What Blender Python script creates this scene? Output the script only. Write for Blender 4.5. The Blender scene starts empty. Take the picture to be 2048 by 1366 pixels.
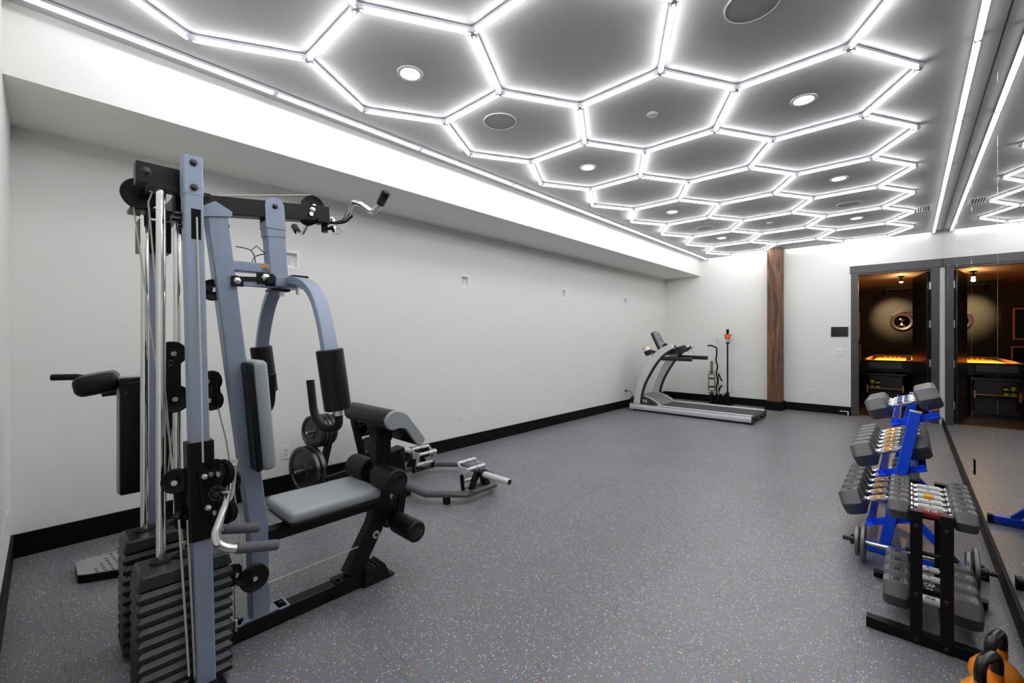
import bpy, bmesh, math, random
from mathutils import Vector, Matrix, Euler, Quaternion
R = math.radians
random.seed(7)
scn = bpy.context.scene
COL = scn.collection

# ------------------------------------------------------------------ camera
FPX, CXP, CYP, YAW, HC = 861.8, 1024.0, 674.4, R(42.71), 1.37
cd = bpy.data.cameras.new('camera'); cam = bpy.data.objects.new('camera', cd); COL.objects.link(cam)
cd.sensor_width = 36; cd.lens = FPX*36/2048; cd.shift_x = 0; cd.shift_y = -(683-CYP)/2048
cd.clip_start = 0.03; cd.clip_end = 60
cam.location = (0, 0, HC); cam.rotation_euler = (R(90), 0, YAW)
scn.camera = cam
# ------------------------------------------------------------------ world / exposure
w = bpy.data.worlds.new('world'); scn.world = w; w.use_nodes = True
w.node_tree.nodes['Background'].inputs[0].default_value = (0.8, 0.85, 1, 1)
w.node_tree.nodes['Background'].inputs[1].default_value = 0.0
vs = scn.view_settings
vs.view_transform = 'Standard'; vs.look = 'None'; vs.gamma = 1.0; vs.use_curve_mapping = False
vs.exposure = 0.6
TUBE_E = 17.0      # strength of the light tubes
CAN_E = 24.0       # strength of the recessed downlights
scn.cycles.max_bounces = 12; scn.cycles.diffuse_bounces = 6; scn.cycles.glossy_bounces = 5
scn.cycles.sample_clamp_indirect = 6.0
scn.cycles.caustics_reflective = False; scn.cycles.caustics_refractive = False

# ------------------------------------------------------------------ pixel -> room measurement (surveying from the photo)
_f = Vector((-math.sin(YAW), math.cos(YAW), 0)); _r = Vector((math.cos(YAW), math.sin(YAW), 0))
_C = Vector((0, 0, HC))
def _ray(x, y): return _f + _r*((x-CXP)/FPX) - Vector((0, 0, 1))*((y-CYP)/FPX)
def Zp(x, y, z=0.0): d = _ray(x, y); return _C + d*((z-HC)/d.z)
def Xp(x, y, X): d = _ray(x, y); return _C + d*(X/d.x)
def Yp(x, y, Y): d = _ray(x, y); return _C + d*(Y/d.y)
def yz(x, y, X): p = Xp(x, y, X); return (p.y, p.z)

# ------------------------------------------------------------------ materials
MATS = {}
def nt(m): return m.node_tree.nodes, m.node_tree.links
def mat(name, col, rough=0.5, metal=0.0, spec=0.5, bump=0.0, bscale=200, noise=0.0, nscale=8, coat=0.0):
    if name in MATS: return MATS[name]
    m = bpy.data.materials.new(name); m.use_nodes = True; N, L = nt(m)
    b = N['Principled BSDF']
    b.inputs['Base Color'].default_value = (*col, 1); b.inputs['Roughness'].default_value = rough
    b.inputs['Metallic'].default_value = metal; b.inputs['Specular IOR Level'].default_value = spec
    b.inputs['Coat Weight'].default_value = coat
    tc = N.new('ShaderNodeTexCoord')
    nz = N.new('ShaderNodeTexNoise'); nz.inputs['Scale'].default_value = bscale if bump else nscale
    L.new(tc.outputs['Object'], nz.inputs['Vector'])
    if noise:
        n2 = N.new('ShaderNodeTexNoise'); n2.inputs['Scale'].default_value = nscale; n2.inputs['Detail'].default_value = 5
        L.new(tc.outputs['Object'], n2.inputs['Vector'])
        mx = N.new('ShaderNodeMix'); mx.data_type = 'RGBA'
        mx.inputs[6].default_value = (*[c*(1-noise) for c in col], 1); mx.inputs[7].default_value = (*[min(1, c*(1+noise)) for c in col], 1)
        L.new(n2.outputs['Fac'], mx.inputs[0]); L.new(mx.outputs[2], b.inputs['Base Color'])
    if bump:
        bp = N.new('ShaderNodeBump'); bp.inputs['Strength'].default_value = bump; bp.inputs['Distance'].default_value = 0.002
        L.new(nz.outputs['Fac'], bp.inputs['Height']); L.new(bp.outputs['Normal'], b.inputs['Normal'])
    MATS[name] = m
    return m
def emit(name, col, e):
    if name in MATS: return MATS[name]
    m = bpy.data.materials.new(name); m.use_nodes = True; N, L = nt(m)
    N.clear(); o = N.new('ShaderNodeOutputMaterial'); em = N.new('ShaderNodeEmission')
    em.inputs[0].default_value = (*col, 1); em.inputs[1].default_value = e
    L.new(em.outputs[0], o.inputs[0]); MATS[name] = m; return m
def wood(name, c1, c2, scale=3.0, axis='Z', rough=0.5, planks=None):
    m = bpy.data.materials.new(name); m.use_nodes = True; N, L = nt(m); b = N['Principled BSDF']
    tc = N.new('ShaderNodeTexCoord'); mp = N.new('ShaderNodeMapping')
    s = {'X': (0.12, 1, 1), 'Y': (1, 0.12, 1), 'Z': (1, 1, 0.12)}[axis]
    mp.inputs['Scale'].default_value = [v*scale for v in s]
    L.new(tc.outputs['Object'], mp.inputs['Vector'])
    n1 = N.new('ShaderNodeTexNoise'); n1.inputs['Scale'].default_value = 6; n1.inputs['Detail'].default_value = 9; n1.inputs['Distortion'].default_value = 1.6
    L.new(mp.outputs[0], n1.inputs['Vector'])
    cr = N.new('ShaderNodeValToRGB'); cr.color_ramp.elements[0].position = 0.36; cr.color_ramp.elements[1].position = 0.66
    cr.color_ramp.elements[0].color = (*c1, 1); cr.color_ramp.elements[1].color = (*c2, 1)
    L.new(n1.outputs['Fac'], cr.inputs[0])
    if planks:
        br = N.new('ShaderNodeTexBrick'); br.inputs['Scale'].default_value = 1.0
        br.inputs['Brick Width'].default_value = planks[0]; br.inputs['Row Height'].default_value = planks[1]
        br.inputs['Mortar Size'].default_value = 0.003
        br.inputs['Color1'].default_value = (1, 1, 1, 1); br.inputs['Color2'].default_value = (0.6, 0.6, 0.6, 1); br.inputs['Mortar'].default_value = (0.05, 0.05, 0.05, 1)
        L.new(tc.outputs['Object'], br.inputs['Vector'])
        mx = N.new('ShaderNodeMix'); mx.data_type = 'RGBA'; mx.blend_type = 'MULTIPLY'; mx.inputs[0].default_value = 1
        L.new(cr.outputs[0], mx.inputs[6]); L.new(br.outputs[0], mx.inputs[7]); L.new(mx.outputs[2], b.inputs['Base Color'])
    else: L.new(cr.outputs[0], b.inputs['Base Color'])
    b.inputs['Roughness'].default_value = rough
    MATS[name] = m; return m
def s2l(r, g, b):
    f = lambda c: c/12.92 if c <= 0.04045 else ((c+0.055)/1.055)**2.4
    return tuple(f(v/255) for v in (r, g, b))

M_WALL = mat('painted wall', s2l(233, 233, 229), 0.85, bump=0.15, bscale=350)
M_CEIL = mat('painted ceiling', s2l(186, 186, 185), 0.9, bump=0.3, bscale=260)
M_BASE = mat('espresso trim', s2l(10, 7, 6), 0.5, spec=0.15, noise=0.25, nscale=6)
M_CASE = mat('charcoal door casing', s2l(62, 58, 62), 0.4, noise=0.12, nscale=4)
M_PLAST = mat('white plastic', (0.9, 0.9, 0.9), 0.35)
M_PLAST2 = mat('shaded white plastic', (0.72, 0.72, 0.72), 0.4)
M_SLOT = mat('outlet slot dark', (0.008, 0.008, 0.008), 0.7, spec=0.1)
M_BLK = mat('black powder coat', s2l(10, 10, 12), 0.38, spec=0.22, bump=0.06, bscale=600)
M_BLKG = mat('gloss black steel', s2l(14, 14, 16), 0.22)
M_GREY = mat('blue grey hammered paint', s2l(146, 157, 177), 0.36, metal=0.15, bump=0.5, bscale=420, noise=0.10, nscale=500)
M_CHR = mat('chrome', (0.86, 0.85, 0.82), 0.07, metal=1.0)
M_STEEL = mat('brushed steel', (0.62, 0.62, 0.60), 0.28, metal=1.0)
M_CABLE = mat('clear coated cable', s2l(196, 194, 182), 0.35)
M_VINYL = mat('grey vinyl upholstery', s2l(166, 171, 175), 0.34, bump=0.15, bscale=240)
M_VINYLB = mat('black vinyl upholstery', s2l(9, 9, 10), 0.34, spec=0.3, bump=0.10, bscale=240)
M_FOAM = mat('black foam', s2l(11, 11, 12), 0.48, spec=0.28, bump=0.2, bscale=500)
M_GRIP = mat('grey foam grip', s2l(96, 96, 102), 0.75, bump=0.2, bscale=500)
M_RUB = mat('black rubber', s2l(13, 13, 14), 0.5, spec=0.25)
M_IRON = mat('stack plate black paint', s2l(28, 28, 29), 0.34, noise=0.2, nscale=30)
M_PLAT = mat('weight plate black enamel', s2l(20, 20, 22), 0.26, spec=0.8)
M_BLUE = mat('royal blue paint', s2l(8, 80, 240), 0.35)
M_DUMB = mat('grey rubber dumbbell head', s2l(78, 78, 80), 0.4, spec=0.75, bump=0.1, bscale=300)
M_ORG = mat('orange paint', s2l(240, 142, 20), 0.38)
M_SIL = mat('silver plastic', s2l(216, 218, 220), 0.36, metal=0.2)

# ------------------------------------------------------------------ mesh builder
class MB:
    def __init__(s): s.v = []; s.f = []; s.m = []
    def add(s, vs, fs, mi=0):
        o = len(s.v); s.v += [Vector(v) for v in vs]; s.f += [[i+o for i in f] for f in fs]; s.m += [mi]*len(fs); return s
    def box(s, c, d, rot=None, mi=0):
        c = Vector(c); h = Vector(d)/2; vs = []
        for sx in (-1, 1):
            for sy in (-1, 1):
                for sz in (-1, 1):
                    p = Vector((sx*h.x, sy*h.y, sz*h.z))
                    if rot is not None: p = rot @ p
                    vs.append(c+p)
        return s.add(vs, [(0, 1, 3, 2), (4, 6, 7, 5), (0, 4, 5, 1), (2, 3, 7, 6), (0, 2, 6, 4), (1, 5, 7, 3)], mi)
    def bx(s, x0, x1, y0, y1, z0, z1, mi=0):
        return s.box(((x0+x1)/2, (y0+y1)/2, (z0+z1)/2), (abs(x1-x0), abs(y1-y0), abs(z1-z0)), None, mi)
    def prism(s, poly, plane, a, b, mi=0):
        """poly in the plane's two axes, extruded from a to b on the third. plane 'YZ','XZ','XY'"""
        def P(u, v, t): return {'YZ': (t, u, v), 'XZ': (u, t, v), 'XY': (u, v, t)}[plane]
        n = len(poly); vs = [P(u, v, a) for u, v in poly]+[P(u, v, b) for u, v in poly]
        fs = [list(range(n)), list(range(2*n-1, n-1, -1))]+[(i, i+n, (i+1) % n+n, (i+1) % n) for i in range(n)]
        return s.add(vs, fs, mi)
    def sweep(s, pts, sec, up=(0, 0, 1), cap=True, mi=0, closed=False):
        pts = [Vector(p) for p in pts]; n = len(pts); k = len(sec); rings = []
        up = Vector(up).normalized()
        T = []
        for i in range(n):
            if closed: t = (pts[(i+1) % n]-pts[i]).normalized()+(pts[i]-pts[i-1]).normalized()
            elif i == 0: t = pts[1]-pts[0]
            elif i == n-1: t = pts[-1]-pts[-2]
            else: t = (pts[i+1]-pts[i]).normalized()+(pts[i]-pts[i-1]).normalized()
            T.append(t.normalized())
        side = T[0].cross(up)
        if side.length < 1e-3: side = T[0].cross(Vector((1, 0, 0)))
        side.normalize()
        for i in range(n):
            t = T[i]; side = (side - t*side.dot(t)).normalized(); u2 = side.cross(t).normalized()
            sc = 1.0
            if 0 < i < n-1:
                c = (pts[i+1]-pts[i]).normalized().dot(t); sc = 1/max(0.5, c)
                bend = ((pts[i+1]-pts[i]).normalized()-(pts[i]-pts[i-1]).normalized())
            ring = []
            for a, b in sec:
                off = side*a+u2*b
                if sc > 1.001 and bend.length > 1e-6:
                    bn = bend.normalized(); off += bn*off.dot(bn)*(sc-1)
                ring.append(pts[i]+off)
            rings.append(ring)
        vs = [v for r_ in rings for v in r_]; fs = []
        for i in range(n-1 if not closed else n):
            j = (i+1) % n
            for q in range(k): fs.append((i*k+q, i*k+(q+1) % k, j*k+(q+1) % k, j*k+q))
        if cap and not closed: fs.append(list(range(k-1, -1, -1))); fs.append([(n-1)*k+q for q in range(k)])
        return s.add(vs, fs, mi)
    def tube(s, pts, r, n=12, fil=0, mi=0, closed=False, up=(0, 0, 1)):
        if fil: pts = fillet(pts, fil)
        sec = [(r*math.cos(2*math.pi*i/n), r*math.sin(2*math.pi*i/n)) for i in range(n)]
        return s.sweep(pts, sec, up, True, mi, closed)
    def bar(s, pts, w_, h_, up=(0, 0, 1), mi=0, fil=0, ch=0.0):
        if fil: pts = fillet(pts, fil)
        a, b = w_/2, h_/2; c = ch or min(w_, h_)*0.08
        sec = [(-a+c, -b), (a-c, -b), (a, -b+c), (a, b-c), (a-c, b), (-a+c, b), (-a, b-c), (-a, -b+c)]
        return s.sweep(pts, sec, up, True, mi)
    def lathe(s, prof, o=(0, 0, 0), ax=(0, 0, 1), n=24, mi=0, xr=None):
        """prof = [(radius, height along axis)...]"""
        o = Vector(o); ax = Vector(ax).normalized()
        e1 = Vector(xr) if xr else (Vector((1, 0, 0)) if abs(ax.x) < 0.9 else Vector((0, 1, 0)))
        e1 = (e1-ax*e1.dot(ax)).normalized(); e2 = ax.cross(e1)
        vs = []; fs = []; k = len(prof)
        for i in range(n):
            a = 2*math.pi*i/n; d = e1*math.cos(a)+e2*math.sin(a)
            for r_, h in prof: vs.append(o+d*r_+ax*h)
        for i in range(n):
            j = (i+1) % n
            for q in range(k-1): fs.append((i*k+q, j*k+q, j*k+q+1, i*k+q+1))
        if prof[0][0] > 1e-6: fs.append([i*k for i in range(n-1, -1, -1)])
        if prof[-1][0] > 1e-6: fs.append([i*k+k-1 for i in range(n)])
        return s.add(vs, fs, mi)
    def cyl(s, p0, p1, r, n=16, mi=0, ch=0.0):
        p0, p1 = Vector(p0), Vector(p1); d = p1-p0; l = d.length
        pr = [(r, 0), (r, l)] if not ch else [(r-ch, 0), (r, ch), (r, l-ch), (r-ch, l)]
        return s.lathe(pr, p0, d, n, mi)
    def cushion(s, c, d, rr, rot=None, seg=5, mi=0):
        """rounded box: superellipsoid-like padded cushion, c centre, d dims, rr edge radius"""
        bm = bmesh.new(); bmesh.ops.create_cube(bm, size=1)
        for v in bm.verts: v.co = Vector((v.co.x*d[0], v.co.y*d[1], v.co.z*d[2]))
        bmesh.ops.bevel(bm, geom=list(bm.edges)+list(bm.verts), offset=rr, segments=seg, profile=0.5, affect='EDGES')
        vs = [((rot @ v.co) if rot is not None else v.co.copy())+Vector(c) for v in bm.verts]
        bm.verts.index_update(); fs = [[v.index for v in f.verts] for f in bm.faces]; bm.free()
        return s.add(vs, fs, mi)
def fillet(pts, r, n=6):
    pts = [Vector(p) for p in pts]; out = [pts[0]]
    for i in range(1, len(pts)-1):
        a, b, c = pts[i-1], pts[i], pts[i+1]
        d1 = (a-b); d2 = (c-b); l = min(r, d1.length*0.49, d2.length*0.49)
        p1 = b+d1.normalized()*l; p2 = b+d2.normalized()*l
        for k in range(n+1):
            t = k/n; out.append(p1*(1-t)**2+b*2*t*(1-t)+p2*t*t)
    out.append(pts[-1]); return out
def rot_ax(a, b):
    """matrix turning z to direction a with x close to b"""
    z = Vector(a).normalized(); x = Vector(b); x = (x-z*x.dot(z)).normalized(); y = z.cross(x)
    return Matrix((x, y, z)).transposed()

WLD = {}
def tag(o, label=None, cat=None, group=None, kind=None):
    if label: o['label'] = label
    if cat: o['category'] = cat
    if group: o['group'] = group
    if kind: o['kind'] = kind
    return o
def thing(name, label, cat, loc=(0, 0, 0), group=None, kind=None):
    o = bpy.data.objects.new(name, None); o.empty_display_size = 0.05; COL.objects.link(o); o.location = loc
    WLD[o.name] = Matrix.Translation(Vector(loc)); return tag(o, label, cat, group, kind)
def obj(name, mb, mats, parent=None, bev=0.0, seg=2, ang=35, sub=0, label=None):
    me = bpy.data.meshes.new(name); me.from_pydata([tuple(v) for v in mb.v], [], mb.f)
    mats = mats if isinstance(mats, (list, tuple)) else [mats]
    for m in mats: me.materials.append(m)
    for p, mi in zip(me.polygons, mb.m): p.material_index = mi
    bm = bmesh.new(); bm.from_mesh(me); bmesh.ops.recalc_face_normals(bm, faces=bm.faces); bm.to_mesh(me); bm.free()
    me.polygons.foreach_set('use_smooth', [True]*len(me.polygons)); me.set_sharp_from_angle(angle=R(ang))
    o = bpy.data.objects.new(name, me); COL.objects.link(o)
    if bev:
        b = o.modifiers.new('bevel', 'BEVEL'); b.width = bev; b.segments = seg; b.limit_method = 'ANGLE'; b.angle_limit = R(40); b.harden_normals = False
    if sub: s_ = o.modifiers.new('sub', 'SUBSURF'); s_.levels = sub; s_.render_levels = sub
    if parent is not None:
        o.parent = parent
        if parent.name in WLD and parent.type == 'EMPTY': o.matrix_parent_inverse = WLD[parent.name].inverted()
    if label: o['label'] = label
    return o
def kids(o): return [c for c in bpy.data.objects if c.parent == o]
def dup(root, loc, rot=None, label=None, group=None, tree=None):
    r_ = root.copy(); COL.objects.link(r_); r_.location = loc
    if rot is not None: r_.rotation_euler = rot
    if label: r_['label'] = label
    if group: r_['group'] = group
    for ch, gs in tree:
        c = ch.copy(); COL.objects.link(c); c.parent = r_
        for g in gs: d = g.copy(); COL.objects.link(d); d.parent = c
    return r_
def tree_of(root): return [(c, kids(c)) for c in kids(root)]
def text_mb(body, size, origin, xdir, ydir, depth=0.001, bold=0.0):
    cu = bpy.data.curves.new('t', 'FONT'); cu.body = body; cu.size = size; cu.extrude = depth/2; cu.offset = bold
    cu.align_x = 'CENTER'; cu.align_y = 'CENTER'; cu.resolution_u = 3
    to = bpy.data.objects.new('t', cu); COL.objects.link(to)
    dg = bpy.context.evaluated_depsgraph_get(); me = bpy.data.meshes.new_from_object(to.evaluated_get(dg))
    X = Vector(xdir).normalized(); Y = Vector(ydir).normalized(); Z = X.cross(Y)
    mb = MB(); mb.add([Vector(origin)+X*v.co.x+Y*v.co.y+Z*v.co.z for v in me.vertices], [list(p.vertices) for p in me.polygons])
    bpy.data.objects.remove(to); bpy.data.curves.remove(cu); bpy.data.meshes.remove(me)
    return mb

# ================================================================== ROOM SHELL
XL, XR, YB, YF, ZC = -4.08, 0.382, 9.57, -0.145, 3.05
SX, SZ = -3.31, 2.68       # soffit face and underside
WT = 0.14
def struct(name, mb, m, parent=None, **k):
    o = obj(name, mb, m, parent, **k)
    if parent is None: o['kind'] = 'structure'
    return o
# floor with flecks and interlocking tile seams
def floor_mat():
    m = bpy.data.materials.new('rubber gym floor'); m.use_nodes = True; N, L = nt(m); b = N['Principled BSDF']
    tc = N.new('ShaderNodeTexCoord')
    def math_(op, a, b_=None, c=None):
        n = N.new('ShaderNodeMath'); n.operation = op
        for i, v in enumerate((a, b_, c)):
            if v is None: continue
            if isinstance(v, (int, float)): n.inputs[i].default_value = v
            else: L.new(v, n.inputs[i])
        return n.outputs[0]
    def mix(fac, a, b_):
        n = N.new('ShaderNodeMix'); n.data_type = 'RGBA'
        if isinstance(fac, float): n.inputs[0].default_value = fac
        else: L.new(fac, n.inputs[0])
        for i, v in ((6, a), (7, b_)):
            if isinstance(v, tuple): n.inputs[i].default_value = (*v, 1)
            else: L.new(v, n.inputs[i])
        return n.outputs[2]
    nz = N.new('ShaderNodeTexNoise'); nz.inputs['Scale'].default_value = 1.7; nz.inputs['Detail'].default_value = 6
    L.new(tc.outputs['Object'], nz.inputs['Vector'])
    nf = N.new('ShaderNodeTexNoise'); nf.inputs['Scale'].default_value = 60; nf.inputs['Detail'].default_value = 4
    L.new(tc.outputs['Object'], nf.inputs['Vector'])
    base = mix(nz.outputs['Fac'], s2l(104, 105, 108), s2l(130, 131, 133))
    base = mix(math_('MULTIPLY', nf.outputs['Fac'], 0.3), base, s2l(80, 80, 84))
    # flecks at two sizes
    for sc, th, jit in ((150, 0.20, 3.1), (85, 0.135, 9.7)):
        mp = N.new('ShaderNodeMapping'); mp.inputs['Location'].default_value = (jit, jit*1.7, 0)
        L.new(tc.outputs['Object'], mp.inputs['Vector'])
        dn = N.new('ShaderNodeTexNoise'); dn.inputs['Scale'].default_value = 190; L.new(mp.outputs[0], dn.inputs['Vector'])
        va = N.new('ShaderNodeVectorMath'); va.operation = 'MULTIPLY_ADD'; L.new(dn.outputs['Color'], va.inputs[0]); va.inputs[1].default_value = (0.006,)*3; L.new(mp.outputs[0], va.inputs[2])
        vo = N.new('ShaderNodeTexVoronoi'); vo.voronoi_dimensions = '2D'; vo.inputs['Scale'].default_value = sc; L.new(va.outputs[0], vo.inputs['Vector'])
        sp = N.new('ShaderNodeSeparateColor'); L.new(vo.outputs['Color'], sp.inputs[0])
        size = math_('MULTIPLY', sp.outputs[2], th*2)
        hit = math_('LESS_THAN', vo.outputs['Distance'], size)
        pick = math_('GREATER_THAN', sp.outputs[0], 0.74)
        fac = math_('MULTIPLY', hit, pick)
        cr = N.new('ShaderNodeValToRGB'); cr.color_ramp.interpolation = 'CONSTANT'; e = cr.color_ramp.elements
        cols = [(0, s2l(214, 216, 222)), (0.36, s2l(84, 118, 220)), (0.62, s2l(190, 190, 200)), (0.74, s2l(222, 120, 96)), (0.92, s2l(240, 240, 240))]
        e[0].color = (*cols[0][1], 1); e[1].position = cols[1][0]; e[1].color = (*cols[1][1], 1)
        for p, c in cols[2:]: q = e.new(p); q.color = (*c, 1)
        L.new(sp.outputs[1], cr.inputs[0])
        base = mix(fac, base, cr.outputs[0])
    # puzzle seams
    se = N.new('ShaderNodeSeparateXYZ'); L.new(tc.outputs['Object'], se.inputs[0])
    T = 0.925
    def seam(u, v, u0):
        ph = math_('MULTIPLY', math_('FRACT', math_('DIVIDE', v, 0.154)), 6.28318)
        sr = math_('MULTIPLY', math_('SINE', ph), 6.0); steep = math_('LESS_THAN', math_('ABSOLUTE', sr), 1.0); sq = sr; sq = math_('MINIMUM', math_('MAXIMUM', sq, -1.0), 1.0)
        uu = math_('MULTIPLY_ADD', sq, 0.024, u)
        d = math_('PINGPONG', math_('SUBTRACT', uu, u0), T)     # distance folded every T
        fr = math_('FRACT', math_('ADD', math_('DIVIDE', math_('SUBTRACT', uu, u0), T), 100.5))
        dd = math_('ABSOLUTE', math_('MULTIPLY', math_('SUBTRACT', fr, 0.5), T))
        return math_('LESS_THAN', dd, math_('MULTIPLY_ADD', steep, 0.0048, 0.0011))
    s1 = seam(se.outputs['X'], se.outputs['Y'], -0.19); s2_ = seam(se.outputs['Y'], se.outputs['X'], 1.93)
    sf = math_('MAXIMUM', s1, s2_)
    base = mix(math_('MULTIPLY', sf, 0.75), base, (0.02, 0.02, 0.022))
    L.new(base, b.inputs['Base Color'])
    b.inputs['Roughness'].default_value = 0.5
    rr = math_('MULTIPLY_ADD', nf.outputs['Fac'], 0.2, 0.26); L.new(rr, b.inputs['Roughness'])
    bp = N.new('ShaderNodeBump'); bp.inputs['Strength'].default_value = 0.12; bp.inputs['Distance'].default_value = 0.002
    L.new(nf.outputs['Fac'], bp.inputs['Height']); L.new(bp.outputs['Normal'], b.inputs['Normal'])
    return m
M_FLOOR = floor_mat()
struct('floor', MB().bx(XL-WT, XR+0.1, YF-0.1, YB+0.05, -0.06, 0.0), M_FLOOR)
ceil = struct('ceiling', MB().bx(XL-WT, XR+0.1, YF-0.1, YB, ZC, ZC+0.1), M_CEIL)
struct('trim_1', MB().bx(XL, SX, YF, YB, SZ, ZC), M_WALL)['label'] = 'boxed soffit along the left wall'
NICHES = [1.495, 3.556, 5.64, 7.69]; NZ0, NZ1, NW = 2.0, 2.13, 0.058
wl = MB(); wl.bx(XL-WT, XL, YF-0.1, YB+WT, 0, NZ0).bx(XL-WT, XL, YF-0.1, YB+WT, NZ1, ZC)
_e = [YF-0.1]+[v for y in NICHES for v in (y-NW, y+NW)]+[YB+WT]
for i in range(0, len(_e), 2): wl.bx(XL-WT, XL, _e[i], _e[i+1], NZ0, NZ1)
struct('wall_left', wl, M_WALL)
struct('wall_front', MB().bx(XL, XR, YF-0.1, YF, 0, ZC), M_WALL)
struct('wall_right', MB().bx(XR, XR+0.1, YF-0.1, YB, 0, ZC), M_WALL)
DX0, DX1, DH = -0.66, 0.25, 2.447
bw = MB(); bw.bx(XL, DX0, YB, YB+WT, 0, ZC); bw.bx(DX1, XR+0.1, YB, YB+WT, 0, ZC); bw.bx(DX0, DX1, YB, YB+WT, DH, ZC)
struct('wall_back', bw, M_WALL)
BB = 0.146
struct('baseboard_left', MB().bx(XL, XL+0.015, YF+0.0, YB-0.016, 0, BB), M_BASE, bev=0.002)
struct('baseboard_front', MB().bx(XL+0.016, XR, YF, YF+0.014, 0, BB), M_BASE, bev=0.002)
struct('baseboard_right', MB().bx(XR-0.015, XR, YF+0.015, YB-0.03, 0, 0.112), M_BASE, bev=0.002)
PX0, PX1, PY0 = -1.984, -1.768, 9.25   # timber post
struct('baseboard_back', MB().bx(XL+0.0, PX0-0.036, YB-0.015, YB, 0, BB).bx(PX1+0.031, DX0-0.096, YB-0.015, YB, 0, BB), M_BASE, bev=0.002)
# door casing, jambs, leaf
dr = thing('door_1', None, None, (DX0, YB, 0), kind='structure')
obj('casing', MB().bx(DX0-0.096, DX0-0.004, YB-0.022, YB, 0, DH+0.028).bx(DX1+0.004, DX1+0.088, YB-0.022, YB, 0, DH+0.028).bx(DX0-0.11, XR-0.008, YB-0.03, YB, DH+0.028, DH+0.158), M_CASE, dr, bev=0.002)
obj('jamb', MB().bx(DX0-0.005, DX0, YB-0.015, YB+WT+0.01, 0, DH).bx(DX1, DX1+0.005, YB-0.015, YB+WT+0.01, 0, DH).bx(DX0, DX1, YB-0.015, YB+WT+0.01, DH-0.0, DH+0.03), M_CASE, dr)
hx, hy = DX1-0.004, YB+WT+0.01
ex, ey = 0.075, YB+WT+0.90
dv = Vector((ex-hx, ey-hy, 0)).normalized(); dn_ = Vector((-dv.y, dv.x, 0))
def leafbox(a, b, c, d, z0, z1):
    mb = MB(); cc = Vector((hx, hy, 0))+dv*((a+b)/2)+dn_*((c+d)/2); cc.z = (z0+z1)/2
    return mb.box(cc, (b-a, abs(d-c), z1-z0), Matrix((dv, dn_, Vector((0, 0, 1)))).transposed())
M_DLEAF = mat('black satin door', s2l(20, 19, 20), 0.3)
leaf = obj('door_leaf', leafbox(0.01, 0.89, 0, 0.042, 0.012, DH-0.01), M_DLEAF, dr, bev=0.002)
obj('edge_strip', leafbox(0.89, 0.905, 0.004, 0.038, 0.5, 1.3), mat('blue edge strip', s2l(60, 110, 190), 0.4), leaf, label='blue strip along the free edge of the door')  # unidentified blue strip, built as a slim box on the leaf edge
for z in (2.204, 1.581, 0.95, 0.295):
    h = MB().bx(DX1-0.004, DX1+0.0, YB+0.045, YB+0.135, z-0.055, z+0.055).cyl((DX1-0.01, YB+WT+0.006, z-0.06), (DX1-0.01, YB+WT+0.006, z+0.06), 0.008, 12)
    h.bx(DX1-0.013, DX1-0.004, YB+WT+0.004, YB+WT+0.05, z-0.055, z+0.055)
    obj('hinge', h, M_STEEL, dr, bev=0.0008)
obj('threshold', MB().bx(DX0, DX1, YB+0.05, YB+WT+0.01, -0.004, 0.006), wood('oak threshold', s2l(96, 66, 44), s2l(150, 110, 76), 4, 'X'), dr)

# ------------------------------------------------------------------ mirrors
def mirror_mat():
    m = bpy.data.materials.new('mirror glass'); m.use_nodes = True; b = m.node_tree.nodes['Principled BSDF']
    b.inputs['Base Color'].default_value = (0.80, 0.83, 0.82, 1); b.inputs['Metallic'].default_value = 1; b.inputs['Roughness'].default_value = 0.004
    return m
M_MIR = mirror_mat()
edges = [YB-0.002, 8.15, 6.70, 5.20, 3.76, 2.31, 0.86, YF+0.016]
nm = ['nearest the door', 'second panel from the door', 'third panel from the door', 'fourth panel from the door', 'fifth from the door, behind the blue rack', 'behind the small black rack', 'panel nearest the camera']
for i in range(7):
    o = obj('wall_mirror', MB().bx(XR-0.006, XR-0.0005, edges[i+1]+0.0015, edges[i]-0.0015, 0.118, 3.03), M_MIR, None, bev=0.0015, seg=1)
    tag(o, 'frameless wall mirror panel on the right wall, %s' % nm[i], 'mirror', 'floor to ceiling mirror panels on the right wall')

struct('mirror_gap_shade', MB().bx(XR-0.008, XR, YF+0.016, YB-0.002, 3.031, ZC-0.0005), M_BLK)['label'] = 'thin black strip standing in for the shaded gap above the mirrors'  # black strip put in for the shade in the gap between mirrors and ceiling
# ------------------------------------------------------------------ timber post
M_POST = wood('rustic stained timber', s2l(60, 38, 24), s2l(132, 90, 56), 1.6, 'Z', 0.6)
p = thing('timber_post', 'rustic brown timber post with black base block against the back wall', 'post', ((PX0+PX1)/2, YB-0.1, 0))
pm = MB(); pm.bx(PX0, PX1, PY0+0.01, YB-0.001, 0.14, ZC-0.001)
obj('post', pm, M_POST, p, bev=0.004)
obj('base_block', MB().bx(PX0-0.035, PX1+0.03, PY0-0.02, YB-0.001, 0, 0.165), M_BASE, p, bev=0.003)

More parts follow.
